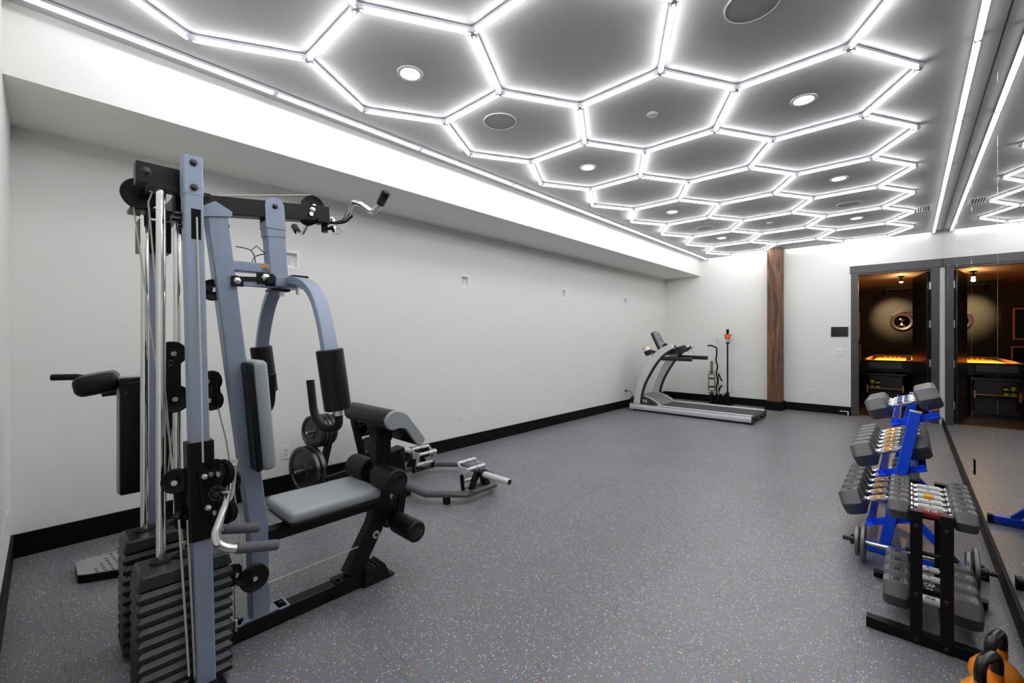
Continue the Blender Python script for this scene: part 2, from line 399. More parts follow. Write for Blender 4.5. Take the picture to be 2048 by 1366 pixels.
# ================================================================== CEILING LIGHTS
HS = 0.5953; HX0 = -3.9253*HS; HY0 = 2.6468*HS
def hv(a, b): return Vector((HX0+a*HS, HY0+b*math.sqrt(3)/2*HS, 0))
M_TUBE = emit('light tube diffuser', (0.97, 0.98, 1.0), TUBE_E)
M_HOUS = mat('tube housing', s2l(206, 206, 214), 0.5)
M_CONN = mat('clear connector', s2l(214, 216, 224), 0.25)
ZT = ZC-0.037
M_TUBE2 = emit('dimmer perimeter tube diffuser', (0.97, 0.98, 1.0), TUBE_E*0.23)
def tube_parts(a, b, parent, gap=0.016, mt=None):
    d = (b-a).normalized(); a2 = a+d*gap; b2 = b-d*gap; n = Vector((-d.y, d.x, 0))
    sec = [(-0.0148, 0.004), (-0.0142, -0.004), (-0.0105, -0.0105), (-0.004, -0.0125), (0.004, -0.0125), (0.0105, -0.0105), (0.0142, -0.004), (0.0148, 0.004)]
    za = Vector((0, 0, ZT+0.011))
    t = obj('light_tube', MB().sweep([a2+za, b2+za], sec), mt or M_TUBE, parent)
    h = MB(); h.bar([a2+Vector((0, 0, ZC-0.013)), b2+Vector((0, 0, ZC-0.013))], 0.0285, 0.018); obj('housing', h, M_HOUS, t)
    return t
grid = thing('hexagon_light_grid', 'white hexagonal honeycomb of glowing light tubes across the ceiling', 'ceiling light', (hv(1.5, 3).x, hv(1.5, 3).y, ZC))
segs = {}; nodes = {}
cells = [(0, b) for b in range(-2, 15, 2)]+[(1.5, b) for b in range(-1, 14, 2)]+[(3, b) for b in range(-2, 15, 2)]
for (cx_, cy_) in cells:
    ring = [(cx_+1, cy_), (cx_+.5, cy_+1), (cx_-.5, cy_+1), (cx_-1, cy_), (cx_-.5, cy_-1), (cx_+.5, cy_-1)]
    for i in range(6):
        a, b = ring[i], ring[(i+1) % 6]; segs[tuple(sorted((a, b)))] = 1; nodes[a] = nodes.get(a, set())|{b}; nodes[b] = nodes.get(b, set())|{a}
# everything nearer than YF is outside the room
segl = sorted([s_ for s_ in segs if min(hv(*s_[0]).y, hv(*s_[1]).y) > YF+0.05], key=lambda s_: -hv(*s_[0]).y)
extra = []
for i, (a, b) in enumerate(segl):
    if i < 0: continue
    tube_parts(hv(*a), hv(*b), grid)
for k_ in nodes:
    P_ = hv(*k_)
    if P_.y < YF+0.06: continue
    c = MB().lathe([(0.0, -0.039), (0.015, -0.038), (0.019, -0.033), (0.019, -0.004), (0.0, -0.0035)], (P_.x, P_.y, ZC), n=10)
    for q in nodes[k_]:
        d = (hv(*q)-P_).normalized(); c.bar([P_+Vector((0, 0, ZC-0.021)), P_+d*0.034+Vector((0, 0, ZC-0.021))], 0.031, 0.033)
    obj('connector', c, M_CONN, grid)
def strip(name, label, pts):
    t = thing(name, label, 'ceiling light', (pts[0].x, pts[0].y, ZC))
    for a, b in zip(pts[:-1], pts[1:]):
        tube_parts(a, b, t, mt=M_TUBE2)
        obj('connector', MB().box((b.x, b.y, ZC-0.018), (0.028, 0.036, 0.03)), M_CONN, t)
LX, RX, BY = -3.165, 0.278, YB-0.045
def span(a, b, n): return [Vector(a)*(1-i/n)+Vector(b)*i/n for i in range(n+1)]
strip('perimeter_light_strip', 'long straight row of glowing light tubes beside the left soffit', [Vector((LX, y, 0)) for y in (YF+0.03, 1.06, 2.24, 3.44, 4.65, 5.85, 7.05, 8.25, BY-0.02)])
strip('perimeter_light_strip', 'straight row of glowing light tubes above the back wall and door', span((PX1+0.02, BY, 0), (RX-0.02, BY, 0), 3))
strip('perimeter_light_strip', 'short straight row of glowing light tubes above the back wall left of the timber post', span((LX+0.02, BY, 0), (PX0-0.02, BY, 0), 2))
strip('perimeter_light_strip', 'long straight row of glowing light tubes beside the mirrored wall', [Vector((RX, y, 0)) for y in (YF+0.03, 1.12, 2.32, 3.52, 4.74, 5.95, 7.17, 8.37, BY-0.02)])

# recessed downlights
M_CAN = emit('warm downlight lens', (1.0, 0.90, 0.78), CAN_E)
M_WTRIM = mat('white trim ring', (0.8, 0.8, 0.8), 0.5)
spots = [((0, 0), 'nearest hexagon of the left row'), ((0, 4), 'third hexagon of the left row'), ((0, 8), 'fifth hexagon of the left row'), ((0, 12), 'seventh hexagon of the left row'),
         ((3, 4), 'big hexagon at the right, in front of the camera'), ((3, 8), 'right row, just before the speaker by the vent'), ((3, 12), 'right row of hexagons, beyond the last speaker'), ((3, 0), 'right row, hexagon above the camera')]
for i, (c, l) in enumerate(spots):
    P_ = hv(*c); t = thing('recessed_downlight', 'round warm recessed downlight, %s' % l, 'downlight', (P_.x, P_.y, ZC), 'recessed downlights in the ceiling')
    obj('trim_ring', MB().lathe([(0.082, 0.0), (0.08, -0.006), (0.062, -0.007), (0.056, -0.002), (0.056, 0.0)], (P_.x, P_.y, ZC), n=36), M_WTRIM, t)
    obj('lens', MB().lathe([(0.0, -0.003), (0.055, -0.003), (0.055, -0.001), (0.0, -0.001)], (P_.x, P_.y, ZC), n=36), M_CAN, t)
# flush ceiling speakers, sensors
M_SPK = mat('speaker grille', s2l(150, 150, 150), 0.8, bump=0.6, bscale=900)
for c, l in (((-2.342, 2.40), 'second hexagon of the left row'), ((-2.32, 6.88), 'sixth hexagon of the left row'), ((-0.585, 2.42), 'hexagon at the top edge of the picture'), ((-0.565, 6.88), 'right row of hexagons, nearest the air vent')):
    P_ = Vector((*c, 0)); t = thing('ceiling_speaker', 'round flush grey ceiling speaker, %s' % l, 'speaker', (P_.x, P_.y, ZC), 'flush ceiling speakers')
    obj('rim', MB().lathe([(0.128, 0), (0.128, -0.006), (0.122, -0.007), (0.122, 0)], (P_.x, P_.y, ZC), n=48), M_WTRIM, t)
    obj('grille', MB().lathe([(0, -0.005), (0.1215, -0.005), (0.1215, 0.0), (0, 0)], (P_.x, P_.y, ZC), n=48), M_SPK, t)
for (x, y), l in (((-1.423, 3.1), 'in the middle row of hexagons nearest the camera'), ((-1.504, 7.2), 'in the middle row of hexagons near the back wall')):
    t = thing('ceiling_sensor', 'small round white ceiling sensor disc %s' % l, 'sensor', (x, y, ZC), 'round ceiling sensors')
    obj('disc', MB().lathe([(0, -0.016), (0.03, -0.016), (0.036, -0.012), (0.036, 0), (0, 0)], (x, y, ZC), n=32), mat('sensor plastic', s2l(205, 205, 208), 0.5), t)
    obj('rim', MB().lathe([(0.036, -0.004), (0.042, -0.003), (0.042, 0), (0.036, 0)], (x, y, ZC), n=32), M_WTRIM, t)
t = thing('air_vent', 'small white rectangular louvred air vent in the ceiling by the mirrors', 'vent', (0.13, 7.75, ZC))
obj('frame', MB().bx(0.04, 0.22, 7.60, 7.62, ZC-0.008, ZC).bx(0.04, 0.22, 7.90, 7.92, ZC-0.008, ZC).bx(0.04, 0.06, 7.62, 7.90, ZC-0.008, ZC).bx(0.20, 0.22, 7.62, 7.90, ZC-0.008, ZC), M_WTRIM, t)
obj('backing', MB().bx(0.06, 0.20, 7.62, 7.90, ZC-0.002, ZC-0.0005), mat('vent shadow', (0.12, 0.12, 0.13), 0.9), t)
for k in range(6):
    x = 0.07+k*0.024; obj('slat', MB().box((x, 7.76, ZC-0.006), (0.016, 0.28, 0.002), Euler((0, R(25), 0)).to_matrix()), M_WTRIM, t)

# ================================================================== WALL FITTINGS
def outlet_proto(kind='duplex'):
    pass
def fitting(name, label, cat, P, u, n, group=None, w_=0.072, h_=0.117, rk=2, m=M_PLAST, slots=True):
    """wall plate at P, u = horizontal direction along the wall, n = outward normal"""
    P, u, n = Vector(P), Vector(u), Vector(n); Rm = Matrix((u, n, Vector((0, 0, 1)))).transposed()
    t = thing(name, label, cat, P, group)
    obj('cover_plate', MB().box(P+n*0.003, (w_, 0.006, h_), Rm), m, t, bev=0.002)
    if rk:
        for sz in (1, -1):
            c = P+Vector((0, 0, sz*0.0195))+n*0.0065
            r_ = obj('receptacle', MB().box(c, (0.034, 0.002, 0.029), Rm), M_PLAST2, t, bev=0.0008)
            sl = MB()
            for a in (-0.007, 0.007): sl.box(c+u*a+n*0.001+Vector((0, 0, 0.004)), (0.0022, 0.001, 0.008), Rm)
            sl.box(c+n*0.001+Vector((0, 0, -0.007)), (0.005, 0.001, 0.005), Rm)
            obj('slots', sl, M_SLOT, r_)
    return t
nY, nX = (0, -1, 0), (1, 0, 0)
for y, l in ((1.45, 'beside the plate tree'), (3.50, 'right of the preacher pad, above the baseboard'), (5.585, 'between the trap bar and the treadmill'), (7.66, 'behind the treadmill, with its cord plugged in')):
    fitting('wall_outlet', 'white outlet low on the left wall %s' % l, 'outlet', (XL, y, 0.347), (0, 1, 0), nX, 'outlets low on the left wall')
for x, l in ((-3.372, 'nearest the left corner, behind the treadmill'), (-2.556, 'between the upright barbell and the timber post'), (-1.353, 'between the timber post and the door')):
    fitting('wall_outlet', 'white outlet low on the back wall %s' % l, 'outlet', (x, YB, 0.357), (1, 0, 0), nY, 'outlets low on the back wall')
fitting('wall_outlet', 'white outlet low on the near wall at the left picture edge', 'outlet', (-3.62, YF, 0.36), (1, 0, 0), (0, 1, 0))
fitting('mirror_outlet', 'small outlet set into the mirror low down, coloured black as its dark reflected edge', 'outlet', (XR-0.006, 5.0, 0.345), (0, 1, 0), (-1, 0, 0), m=M_BLK)  # plate coloured black for the dark edge its reflection gives
t = fitting('light_switch', 'white double light switch under the black wall panel', 'switch', (-0.919, YB, 1.112), (1, 0, 0), nY, w_=0.118, rk=0)
for a in (-0.024, 0.024): obj('rocker', MB().box((-0.919+a, YB-0.008, 1.112), (0.033, 0.005, 0.066), Euler((R(3), 0, 0)).to_matrix()), M_PLAST, t, bev=0.001)
t = thing('control_panel', 'black rectangular touch screen panel on the back wall by the door', 'panel', (-0.916, YB, 1.467))
obj('bezel', MB().bx(-1.037, -0.796, YB-0.016, YB, 1.382, 1.553), M_BLK, t, bev=0.002)
obj('screen', MB().bx(-1.028, -0.805, YB-0.018, YB-0.0155, 1.391, 1.544), mat('dark glass', s2l(32, 32, 36), 0.08), t)
for i, (y, l) in enumerate(zip(NICHES, ('behind the press arm', 'second from the left', 'third from the left', 'nearest the back corner'))):
    t = thing('recessed_outlet_box', 'white recessed outlet box high on the left wall, %s' % l, 'outlet', (XL, y, 2.065), 'recessed outlet boxes on the left wall')
    f = MB(); a, b, c, d = y-NW+0.004, y+NW-0.004, NZ0+0.004, NZ1-0.004
    f.bx(XL-0.001, XL+0.005, a-0.018, b+0.018, d, d+0.018).bx(XL-0.001, XL+0.005, a-0.018, b+0.018, c-0.018, c).bx(XL-0.001, XL+0.005, a-0.018, a, c, d).bx(XL-0.001, XL+0.005, b, b+0.018, c, d)
    obj('frame', f, M_PLAST, t, bev=0.001)
    obj('box_liner', MB().bx(XL-0.06, XL-0.055, a, b, c, d).bx(XL-0.055, XL, a-0.003, a, c, d).bx(XL-0.055, XL, b, b+0.003, c, d).bx(XL-0.055, XL, a, b, d, d+0.003).bx(XL-0.055, XL, a, b, c-0.003, c), M_PLAST, t)
    r_ = obj('receptacle', MB().bx(XL-0.055, XL-0.045, y-0.022, y+0.022, 2.03, 2.1), M_PLAST2, t, bev=0.003)
    sl = MB()
    for z in (2.05, 2.08):
        for q in (-0.007, 0.007): sl.bx(XL-0.0455, XL-0.044, y+q-0.0012, y+q+0.0012, z, z+0.008)
        sl.bx(XL-0.0455, XL-0.044, y-0.002, y+0.002, z-0.009, z-0.005)
    obj('slots', sl, M_SLOT, r_)
t = thing('door_stop', 'small black metal door holder on the floor beside the door casing', 'door stop', (-0.79, YB-0.05, 0))
obj('base', MB().cyl((-0.79, YB-0.06, 0.0), (-0.79, YB-0.06, 0.006), 0.035, 20), M_BLK, t)
obj('bracket', MB().bx(-0.802, -0.78, YB-0.072, YB-0.05, 0.004, 0.07).bx(-0.91, -0.78, YB-0.072, YB-0.05, 0.062, 0.075), M_SIL, t, bev=0.001)

# ================================================================== GAME ROOM BEYOND THE DOOR
GY0, GY1, GX0, GX1, GZ = YB+WT, 15.4, -2.0, 3.2, 2.62
M_DARK = mat('black game room paint', s2l(22, 20, 16), 0.7)
M_DARKC = mat('dark game room ceiling', s2l(70, 60, 52), 0.8)
struct('floor', MB().bx(GX0-0.1, GX1+0.1, YB+0.05, GY1+0.1, -0.06, -0.001), wood('dark plank floor', s2l(46, 34, 28), s2l(92, 72, 60), 3, 'X', 0.35, (1.2, 0.14)))
struct('ceiling', MB().bx(GX0-0.1, GX1+0.1, GY0, GY1+0.1, GZ, GZ+0.1), M_DARKC)
struct('wall_game_room_far', MB().bx(GX0-0.1, GX1+0.1, GY1, GY1+0.1, 0, GZ), M_DARK)
struct('wall_game_room_left', MB().bx(GX0-0.1, GX0, GY0, GY1, 0, GZ), M_DARK)
struct('wall_game_room_right', MB().bx(GX1, GX1+0.1, GY0, GY1, 0, GZ), M_DARK)
struct('wall_game_room_near', MB().bx(GX0, DX0-0.01, GY0+0.001, GY0+0.02, 0, GZ).bx(DX1+0.01, GX1, GY0+0.001, GY0+0.02, 0, GZ).bx(DX0-0.01, DX1+0.01, GY0+0.001, GY0+0.02, DH+0.04, GZ), M_DARK)
# shuffleboard table
M_PLAY = mat('orange lacquered playfield', s2l(232, 150, 52), 0.3, noise=0.12, nscale=3)
M_PURP = wood('dark stained cabinet', s2l(30, 18, 22), s2l(52, 34, 40), 3, 'X', 0.5)
M_LWOOD = mat('light varnished wood', s2l(206, 150, 98), 0.45)
M_GRYP = mat('charcoal apron', s2l(56, 56, 60), 0.5)
TX0, TX1, TY0, TY1 = -0.74, 0.10, 11.2, 14.5
t = thing('shuffleboard_table', 'long black shuffleboard table with glowing orange playfield seen through the door', 'game table', (-0.32, 12.8, 0))
obj('playfield', MB().bx(TX0+0.16, TX1-0.16, TY0+0.12, TY1-0.12, 0.84, 0.875), M_PLAY, t, bev=0.003)
gl = MB()
for a, b, c, d in ((TX0, TX0+0.06, TY0, TY1), (TX1-0.06, TX1, TY0, TY1), (TX0+0.06, TX1-0.06, TY0, TY0+0.05), (TX0+0.06, TX1-0.06, TY1-0.05, TY1)): gl.bx(a, b, c, d, 0.70, 0.91)
obj('rim', gl, M_BLK, t, bev=0.004)
obj('rim_trim', MB().bx(TX0+0.061, TX0+0.075, TY0+0.06, TY1-0.06, 0.80, 0.915).bx(TX1-0.075, TX1-0.061, TY0+0.06, TY1-0.06, 0.80, 0.915).bx(TX0+0.06, TX1-0.06, TY0+0.045, TY0+0.058, 0.80, 0.915).bx(TX0+0.06, TX1-0.06, TY1-0.058, TY1-0.045, 0.80, 0.93), mat('orange brown wood rim', s2l(176, 110, 58), 0.4), t)
obj('gutter', MB().bx(TX0+0.06, TX1-0.06, TY0+0.05, TY1-0.05, 0.80, 0.835), mat('gutter brown', s2l(70, 42, 26), 0.6), t)
obj('end_apron', MB().bx(-0.606, -0.104, TY0-0.03, TY0-0.001, 0.755, 0.875), M_GRYP, t, bev=0.003)
mk = MB()
for k, (x, y) in enumerate(((-0.42, 12.0), (-0.32, 12.1), (-0.2, 12.05))):
    mk.sweep([(x+0.045*math.cos(a*0.5+k), y+0.09*math.sin(a*0.5+k), 0.8755) for a in range(9)], [(-0.008, 0), (0.008, 0), (0.008, 0.001), (-0.008, 0.001)])
obj('playfield_marks', mk, mat('dark print', s2l(60, 24, 14), 0.5), t)
for y in (11.45, 14.1):
    pd = MB(); pd.bx(-0.645, -0.054, y-0.16, y+0.16, 0.60, 0.65).bx(-0.60, -0.10, y-0.13, y+0.13, 0.06, 0.60).bx(-0.64, -0.06, y-0.15, y+0.15, 0.0, 0.07).bx(-0.5, -0.2, y-0.1, y+0.1, 0.65, 0.80)
    obj('pedestal', pd, M_PURP, t, bev=0.006)
sh = MB(); sh.bx(-0.61, -0.09, 11.16, 11.27, 0.352, 0.366); obj('shelf', sh, M_LWOOD, t, bev=0.002)
for x, z0, z1 in ((-0.615, 0.26, 0.42), (-0.085, 0.30, 0.43)): obj('shelf_bracket', MB().bx(x-0.02, x+0.005, 11.16, 11.29, z0, z1), M_LWOOD, t, bev=0.004)
for x, l in ((-0.55, 'taller, left'), (-0.465, 'shorter, right')):
    h = 0.19 if x < -0.5 else 0.16
    b = thing('powder_can', 'yellow and black can on the low shelf, the %s of the pair' % l, 'can', (x, 11.215, 0.366), 'yellow and black cans on the table shelf')
    obj('can_body', MB().lathe([(0, 0), (0.033, 0), (0.034, 0.004), (0.034, h-0.05), (0.028, h-0.035), (0, h-0.034)], (x, 11.215, 0.366), n=20), mat('yellow label', s2l(206, 202, 30), 0.4), b)
    obj('label_band', MB().lathe([(0.0345, 0.045), (0.0348, 0.047), (0.0348, 0.085), (0.0345, 0.087)], (x, 11.215, 0.366), n=20), M_BLKG, b)
    obj('cap', MB().lathe([(0, h-0.033), (0.026, h-0.033), (0.026, h-0.004), (0, h)], (x, 11.215, 0.366), n=20), M_BLKG, b)
for k in range(4):
    x = -0.44+k*0.085
    p = thing('shuffleboard_puck', 'small orange puck at the far end of the playfield', 'puck', (x, 14.1, 0.875), 'pucks in a row at the far end of the playfield')
    obj('puck', MB().lathe([(0, 0), (0.024, 0), (0.028, 0.004), (0.028, 0.016), (0.024, 0.02), (0, 0.02)], (x, 14.1, 0.875), n=20), mat('orange puck', s2l(236, 170, 96), 0.4), p)
# convex wall mirror with arc shelf
t = thing('convex_mirror', 'round convex mirror in a purple brown rim on the dark far wall', 'mirror', (-0.15, GY1, 1.78))
obj('rim', MB().lathe([(0.185, 0.0), (0.24, 0.0), (0.245, 0.03), (0.215, 0.06), (0.185, 0.045)], (-0.15, GY1-0.001, 1.78), (0, -1, 0), n=48), mat('plum brown rim', s2l(44, 28, 32), 0.4), t)
obj('mirror_dome', MB().lathe([(0.19, 0.02), (0.17, 0.04), (0.12, 0.07), (0.06, 0.085), (0.0, 0.09)], (-0.15, GY1-0.001, 1.78), (0, -1, 0), n=48), M_MIR, t)
obj('arched_bracket', MB().sweep([(-0.08+0.33*math.cos(a), GY1-0.05, 1.74+0.33*math.sin(a)) for a in [R(35+i*10) for i in range(12)]], [(-0.035, -0.008), (0.035, -0.008), (0.035, 0.008), (-0.035, 0.008)], up=(0, 1, 0)), M_BLK, t)
obj('bracket_stem', MB().bx(-0.17, -0.13, GY1-0.06, GY1, 2.03, 2.08), M_BLK, t)
# track with spots
M_BULB = emit('warm spot bulb', (1.0, 0.62, 0.22), 60)
t = thing('ceiling_track', 'long black lighting track under the dark ceiling beyond the door', 'light track', (-0.3, 14.2, GZ))
obj('rail', MB().bx(-0.72, 1.6, 14.46, 14.50, GZ-0.06, GZ-0.02), M_BLK, t, bev=0.003)
for x in (-0.6, 0.4, 1.4): obj('hanger', MB().bx(x-0.01, x+0.01, 14.47, 14.49, GZ-0.02, GZ), M_BLK, t)
obj('rail', MB().bx(-0.72, 1.6, 14.02, 14.06, GZ-0.04, GZ), M_BLK, t, bev=0.003)
def spotlamp(P, d, label, e, ang, col=(1.0, 0.70, 0.36), blend=0.7):
    P = Vector(P); d = Vector(d).normalized()
    t = thing('track_spotlight', label, 'spotlight', P, None)
    obj('shade', MB().lathe([(0.0, -0.05), (0.03, -0.05), (0.038, 0.06), (0.034, 0.06), (0.03, 0.0), (0.0, 0.0)], P, d, n=20), M_BLK, t)
    obj('bulb', MB().lathe([(0, 0.02), (0.026, 0.02), (0.026, 0.035), (0, 0.045)], P, d, n=16), M_BULB, t)
    obj('stem', MB().cyl(P-d*0.02, Vector((P.x, P.y, GZ)), 0.008, 8), M_BLK, t)
    ld = bpy.data.lights.new('spot_light', 'SPOT'); ld.energy = e; ld.color = col; ld.spot_size = R(ang); ld.spot_blend = blend; ld.shadow_soft_size = 0.03
    lo = bpy.data.objects.new('spot_light', ld); COL.objects.link(lo); lo.location = P+d*0.07; lo.rotation_euler = d.to_track_quat('-Z', 'Y').to_euler()
    lo.parent = t; lo.matrix_parent_inverse = WLD[t.name].inverted()
spotlamp((-0.48, 14.05, 2.46), (0.1, 0.75, -0.3), 'black track spotlight aimed at the round mirror', 260, 46, blend=1.0)
t = thing('ceiling_spotlight', 'bright warm spotlight on the dark ceiling just beyond the door', 'spotlight', (-0.13, 11.9, GZ))
obj('canopy', MB().lathe([(0, 0), (0.05, 0), (0.05, -0.02), (0.012, -0.025), (0.012, -0.06), (0.03, -0.07), (0.036, -0.11), (0.03, -0.11), (0, -0.08)], (-0.13, 11.9, GZ), n=24), M_BLK, t)
obj('bulb', MB().lathe([(0, -0.085), (0.027, -0.095), (0.03, -0.115), (0.018, -0.135), (0, -0.14)], (-0.13, 11.9, GZ), n=20), M_BULB, t)
ld = bpy.data.lights.new('bulb_light', 'POINT'); ld.energy = 22; ld.color = (1.0, 0.55, 0.2); ld.shadow_soft_size = 0.03
lo = bpy.data.objects.new('bulb_light', ld); COL.objects.link(lo); lo.location = (-0.13, 11.9, GZ-0.17); lo.parent = t; lo.matrix_parent_inverse = WLD[t.name].inverted()
ld = bpy.data.lights.new('bulb_beam', 'SPOT'); ld.energy = 900; ld.color = (1.0, 0.62, 0.28); ld.spot_size = R(70); ld.spot_blend = 0.8; ld.shadow_soft_size = 0.03
lo = bpy.data.objects.new('bulb_beam', ld); COL.objects.link(lo); lo.location = (-0.13, 11.9, GZ-0.16); lo.rotation_euler = Vector((-0.08, 0.45, -1)).to_track_quat('-Z', 'Y').to_euler(); lo.parent = t; lo.matrix_parent_inverse = WLD[t.name].inverted()
# gold framed panels on the far wall, seen in the mirrors
for (x0, x1, z0, z1), l in (((-1.75, -1.02, 1.31, 2.05), 'larger upper'), ((-1.55, -0.99, 0.62, 1.16), 'smaller lower')):
    t = thing('framed_panel', 'gold edged black panel on the dark far wall, the %s one' % l, 'picture', ((x0+x1)/2, GY1, z0))
    obj('panel', MB().bx(x0+0.03, x1-0.03, GY1-0.03, GY1, z0+0.03, z1-0.03), M_BLK, t)
    obj('frame', MB().bx(x0, x1, GY1-0.05, GY1, z1-0.03, z1).bx(x0, x1, GY1-0.05, GY1, z0, z0+0.03).bx(x0, x0+0.03, GY1-0.05, GY1, z0+0.03, z1-0.03).bx(x1-0.03, x1, GY1-0.05, GY1, z0+0.03, z1-0.03), M_LWOOD, t)

# ================================================================== TREADMILL
t = thing('treadmill', 'silver and black treadmill with curved uprights in the far left corner', 'treadmill', (-2.8, 7.9, 0))
ty0, ty1 = 7.45, 8.33
M_SILD = mat('grey treadmill plastic', s2l(128, 130, 132), 0.45)
M_BELT = mat('treadmill belt', s2l(62, 62, 66), 0.7, bump=0.2, bscale=400)
M_TBLK = mat('treadmill black plastic', s2l(28, 30, 34), 0.4)
for y, sgn in ((ty0, 1), (ty1, -1)):
    r0 = y; r1 = y+sgn*0.10
    obj('side_rail', MB().prism([(r0, 0.06), (r0+sgn*0.012, 0.03), (r1, 0.03), (r1, 0.135), (r0+sgn*0.02, 0.135), (r0, 0.105)], 'YZ', -3.87, -1.81).bx(-3.87, -1.81, min(r0, r1)-0.0, max(r0, r1), 0.1355, 0.139), M_SIL, t, bev=0.004)
    obj('rail_end_cap', MB().bx(-1.812, -1.79, min(r0, r1), max(r0, r1), 0.025, 0.13), M_TBLK, t, bev=0.006)
obj('running_belt', MB().bx(-3.5, -1.83, ty0+0.1, ty1-0.1, 0.095, 0.126).cyl((-1.83, ty0+0.105, 0.092), (-1.83, ty1-0.105, 0.092), 0.033, 20), M_BELT, t)
obj('deck', MB().bx(-3.8, -1.9, ty0+0.11, ty1-0.11, 0.05, 0.094), M_TBLK, t)
for x in (-3.79, -1.84):
    for y in (ty0+0.06, ty1-0.06):
        obj('foot_wheel', MB().cyl((x, y-0.02, 0.036), (x, y+0.02, 0.036), 0.036, 20), M_RUB, t, bev=0.003)
# motor hood
prof = [(-3.86, 0.13), (-3.86, 0.25), (-3.78, 0.28), (-3.62, 0.272), (-3.5, 0.235), (-3.4, 0.185), (-3.33, 0.128)]
obj('motor_hood', MB().prism(prof, 'XZ', ty0+0.14, ty1-0.14), M_SILD, t, bev=0.006, seg=3)
for y, a, b in ((ty0, 0.10, 0.135), (ty1, -0.10, -0.135)):
    obj('hood_side', MB().prism([(x, z-0.006) if i else (x, z) for i, (x, z) in enumerate(prof)], 'XZ', y+(0.012 if a > 0 else -0.012), y+b), M_TBLK, t, bev=0.004)
    obj('hood_edge', MB().sweep([(x, y+b*0.9, z+0.004) for x, z in prof[2:]], [(-0.018, -0.006), (0.018, -0.006), (0.018, 0.006), (-0.018, 0.006)]), M_SIL, t, bev=0.002)
obj('model_name', text_mb('T', 0.065, (-3.595, ty0+0.0085, 0.195), (1, 0, 0), (0, 0, 1), 0.002, 0.003), M_PLAST, t)
obj('model_name', text_mb('S', 0.065, (-3.55, ty0+0.0085, 0.195), (1, 0, 0), (0, 0, 1), 0.002, 0.003), M_PLAST, t)
obj('model_name', text_mb('8', 0.045, (-3.51, ty0+0.0085, 0.187), (1, 0, 0), (0, 0, 1), 0.002, 0.002), M_SILD, t)
# curved uprights
cl = [(-3.80, 0.137), (-3.77, 0.35), (-3.70, 0.56), (-3.60, 0.78), (-3.50, 0.95), (-3.40, 1.07), (-3.30, 1.16), (-3.20, 1.215), (-3.08, 1.235)]
cr_ = [(-3.665, 0.137), (-3.645, 0.35), (-3.58, 0.54), (-3.47, 0.74), (-3.37, 0.90), (-3.29, 1.0), (-3.20, 1.085), (-3.13, 1.13), (-3.05, 1.175)]
cl = fillet([Vector((x, 0, z)) for x, z in cl], 0.08, 3); cr2 = fillet([Vector((x, 0, z)) for x, z in cr_], 0.08, 3)
poly = [(v.x, v.z) for v in cl]+[(v.x, v.z) for v in reversed(cr2)]
inner = [(v.x-0.0, v.z) for v in cr2]+[(v.x+0.018, v.z-0.012) for v in reversed(cr2)]
for y0, y1 in ((ty0+0.01, ty0+0.09), (ty1-0.09, ty1-0.01)):
    u = obj('upright', MB().prism(poly, 'XZ', y0, y1), M_SIL, t, bev=0.008, seg=3)
    obj('upright_trim', MB().prism(inner, 'XZ', y0+0.004, y1-0.004), M_TBLK, u)
    obj('side_handrail', MB().tube([(-3.36, (y0+y1)/2, 0.99), (-2.78, (y0+y1)/2, 0.99), (-2.735, (y0+y1)/2, 0.988)], 0.036, 16), M_TBLK, t, bev=0.012, seg=3)
obj('cross_tray', MB().prism([(-3.50, 1.02), (-3.24, 1.04), (-3.06, 1.11), (-3.04, 1.17), (-3.2, 1.19), (-3.42, 1.11)], 'XZ', ty0+0.1, ty1-0.1), M_TBLK, t, bev=0.012, seg=3)
for y in (ty0+0.16, ty1-0.16):
    ax = Vector((-0.35, 0, 1)).normalized(); o = Vector((-3.10 if y < 7.9 else -3.14, y, 1.16))
    cp = obj('cup_holder', MB().lathe([(0.0, -0.05), (0.045, -0.05), (0.052, 0.05), (0.046, 0.05), (0.04, -0.03), (0, -0.03)], o, ax, n=28), M_TBLK, t)
    obj('orange_rim', MB().lathe([(0.045, 0.05), (0.053, 0.048), (0.054, 0.054), (0.046, 0.056)], o, ax, n=28), M_ORG, cp, label='orange ring around the cup holder')
ax = Vector((-0.45, 0, 0.9)).normalized(); o = Vector((-3.62, ty0+0.2, 1.13))
cp = obj('bottle_holder', MB().lathe([(0.0, -0.10), (0.055, -0.10), (0.065, -0.085), (0.072, 0.05), (0.064, 0.05), (0.055, -0.08), (0, -0.08)], o, ax, n=28), M_TBLK, t)
obj('holder_band', MB().lathe([(0.0665, -0.02), (0.0735, -0.02), (0.0745, 0.048), (0.07, 0.048)], o, ax, n=28), M_SIL, cp)
obj('orange_rim', MB().lathe([(0.063, 0.05), (0.075, 0.048), (0.076, 0.058), (0.064, 0.06)], o, ax, n=28), M_ORG, cp)
obj('holder_arm', MB().bar([o, (-3.42, ty0+0.2, 1.08)], 0.06, 0.05), M_TBLK, t, bev=0.008)
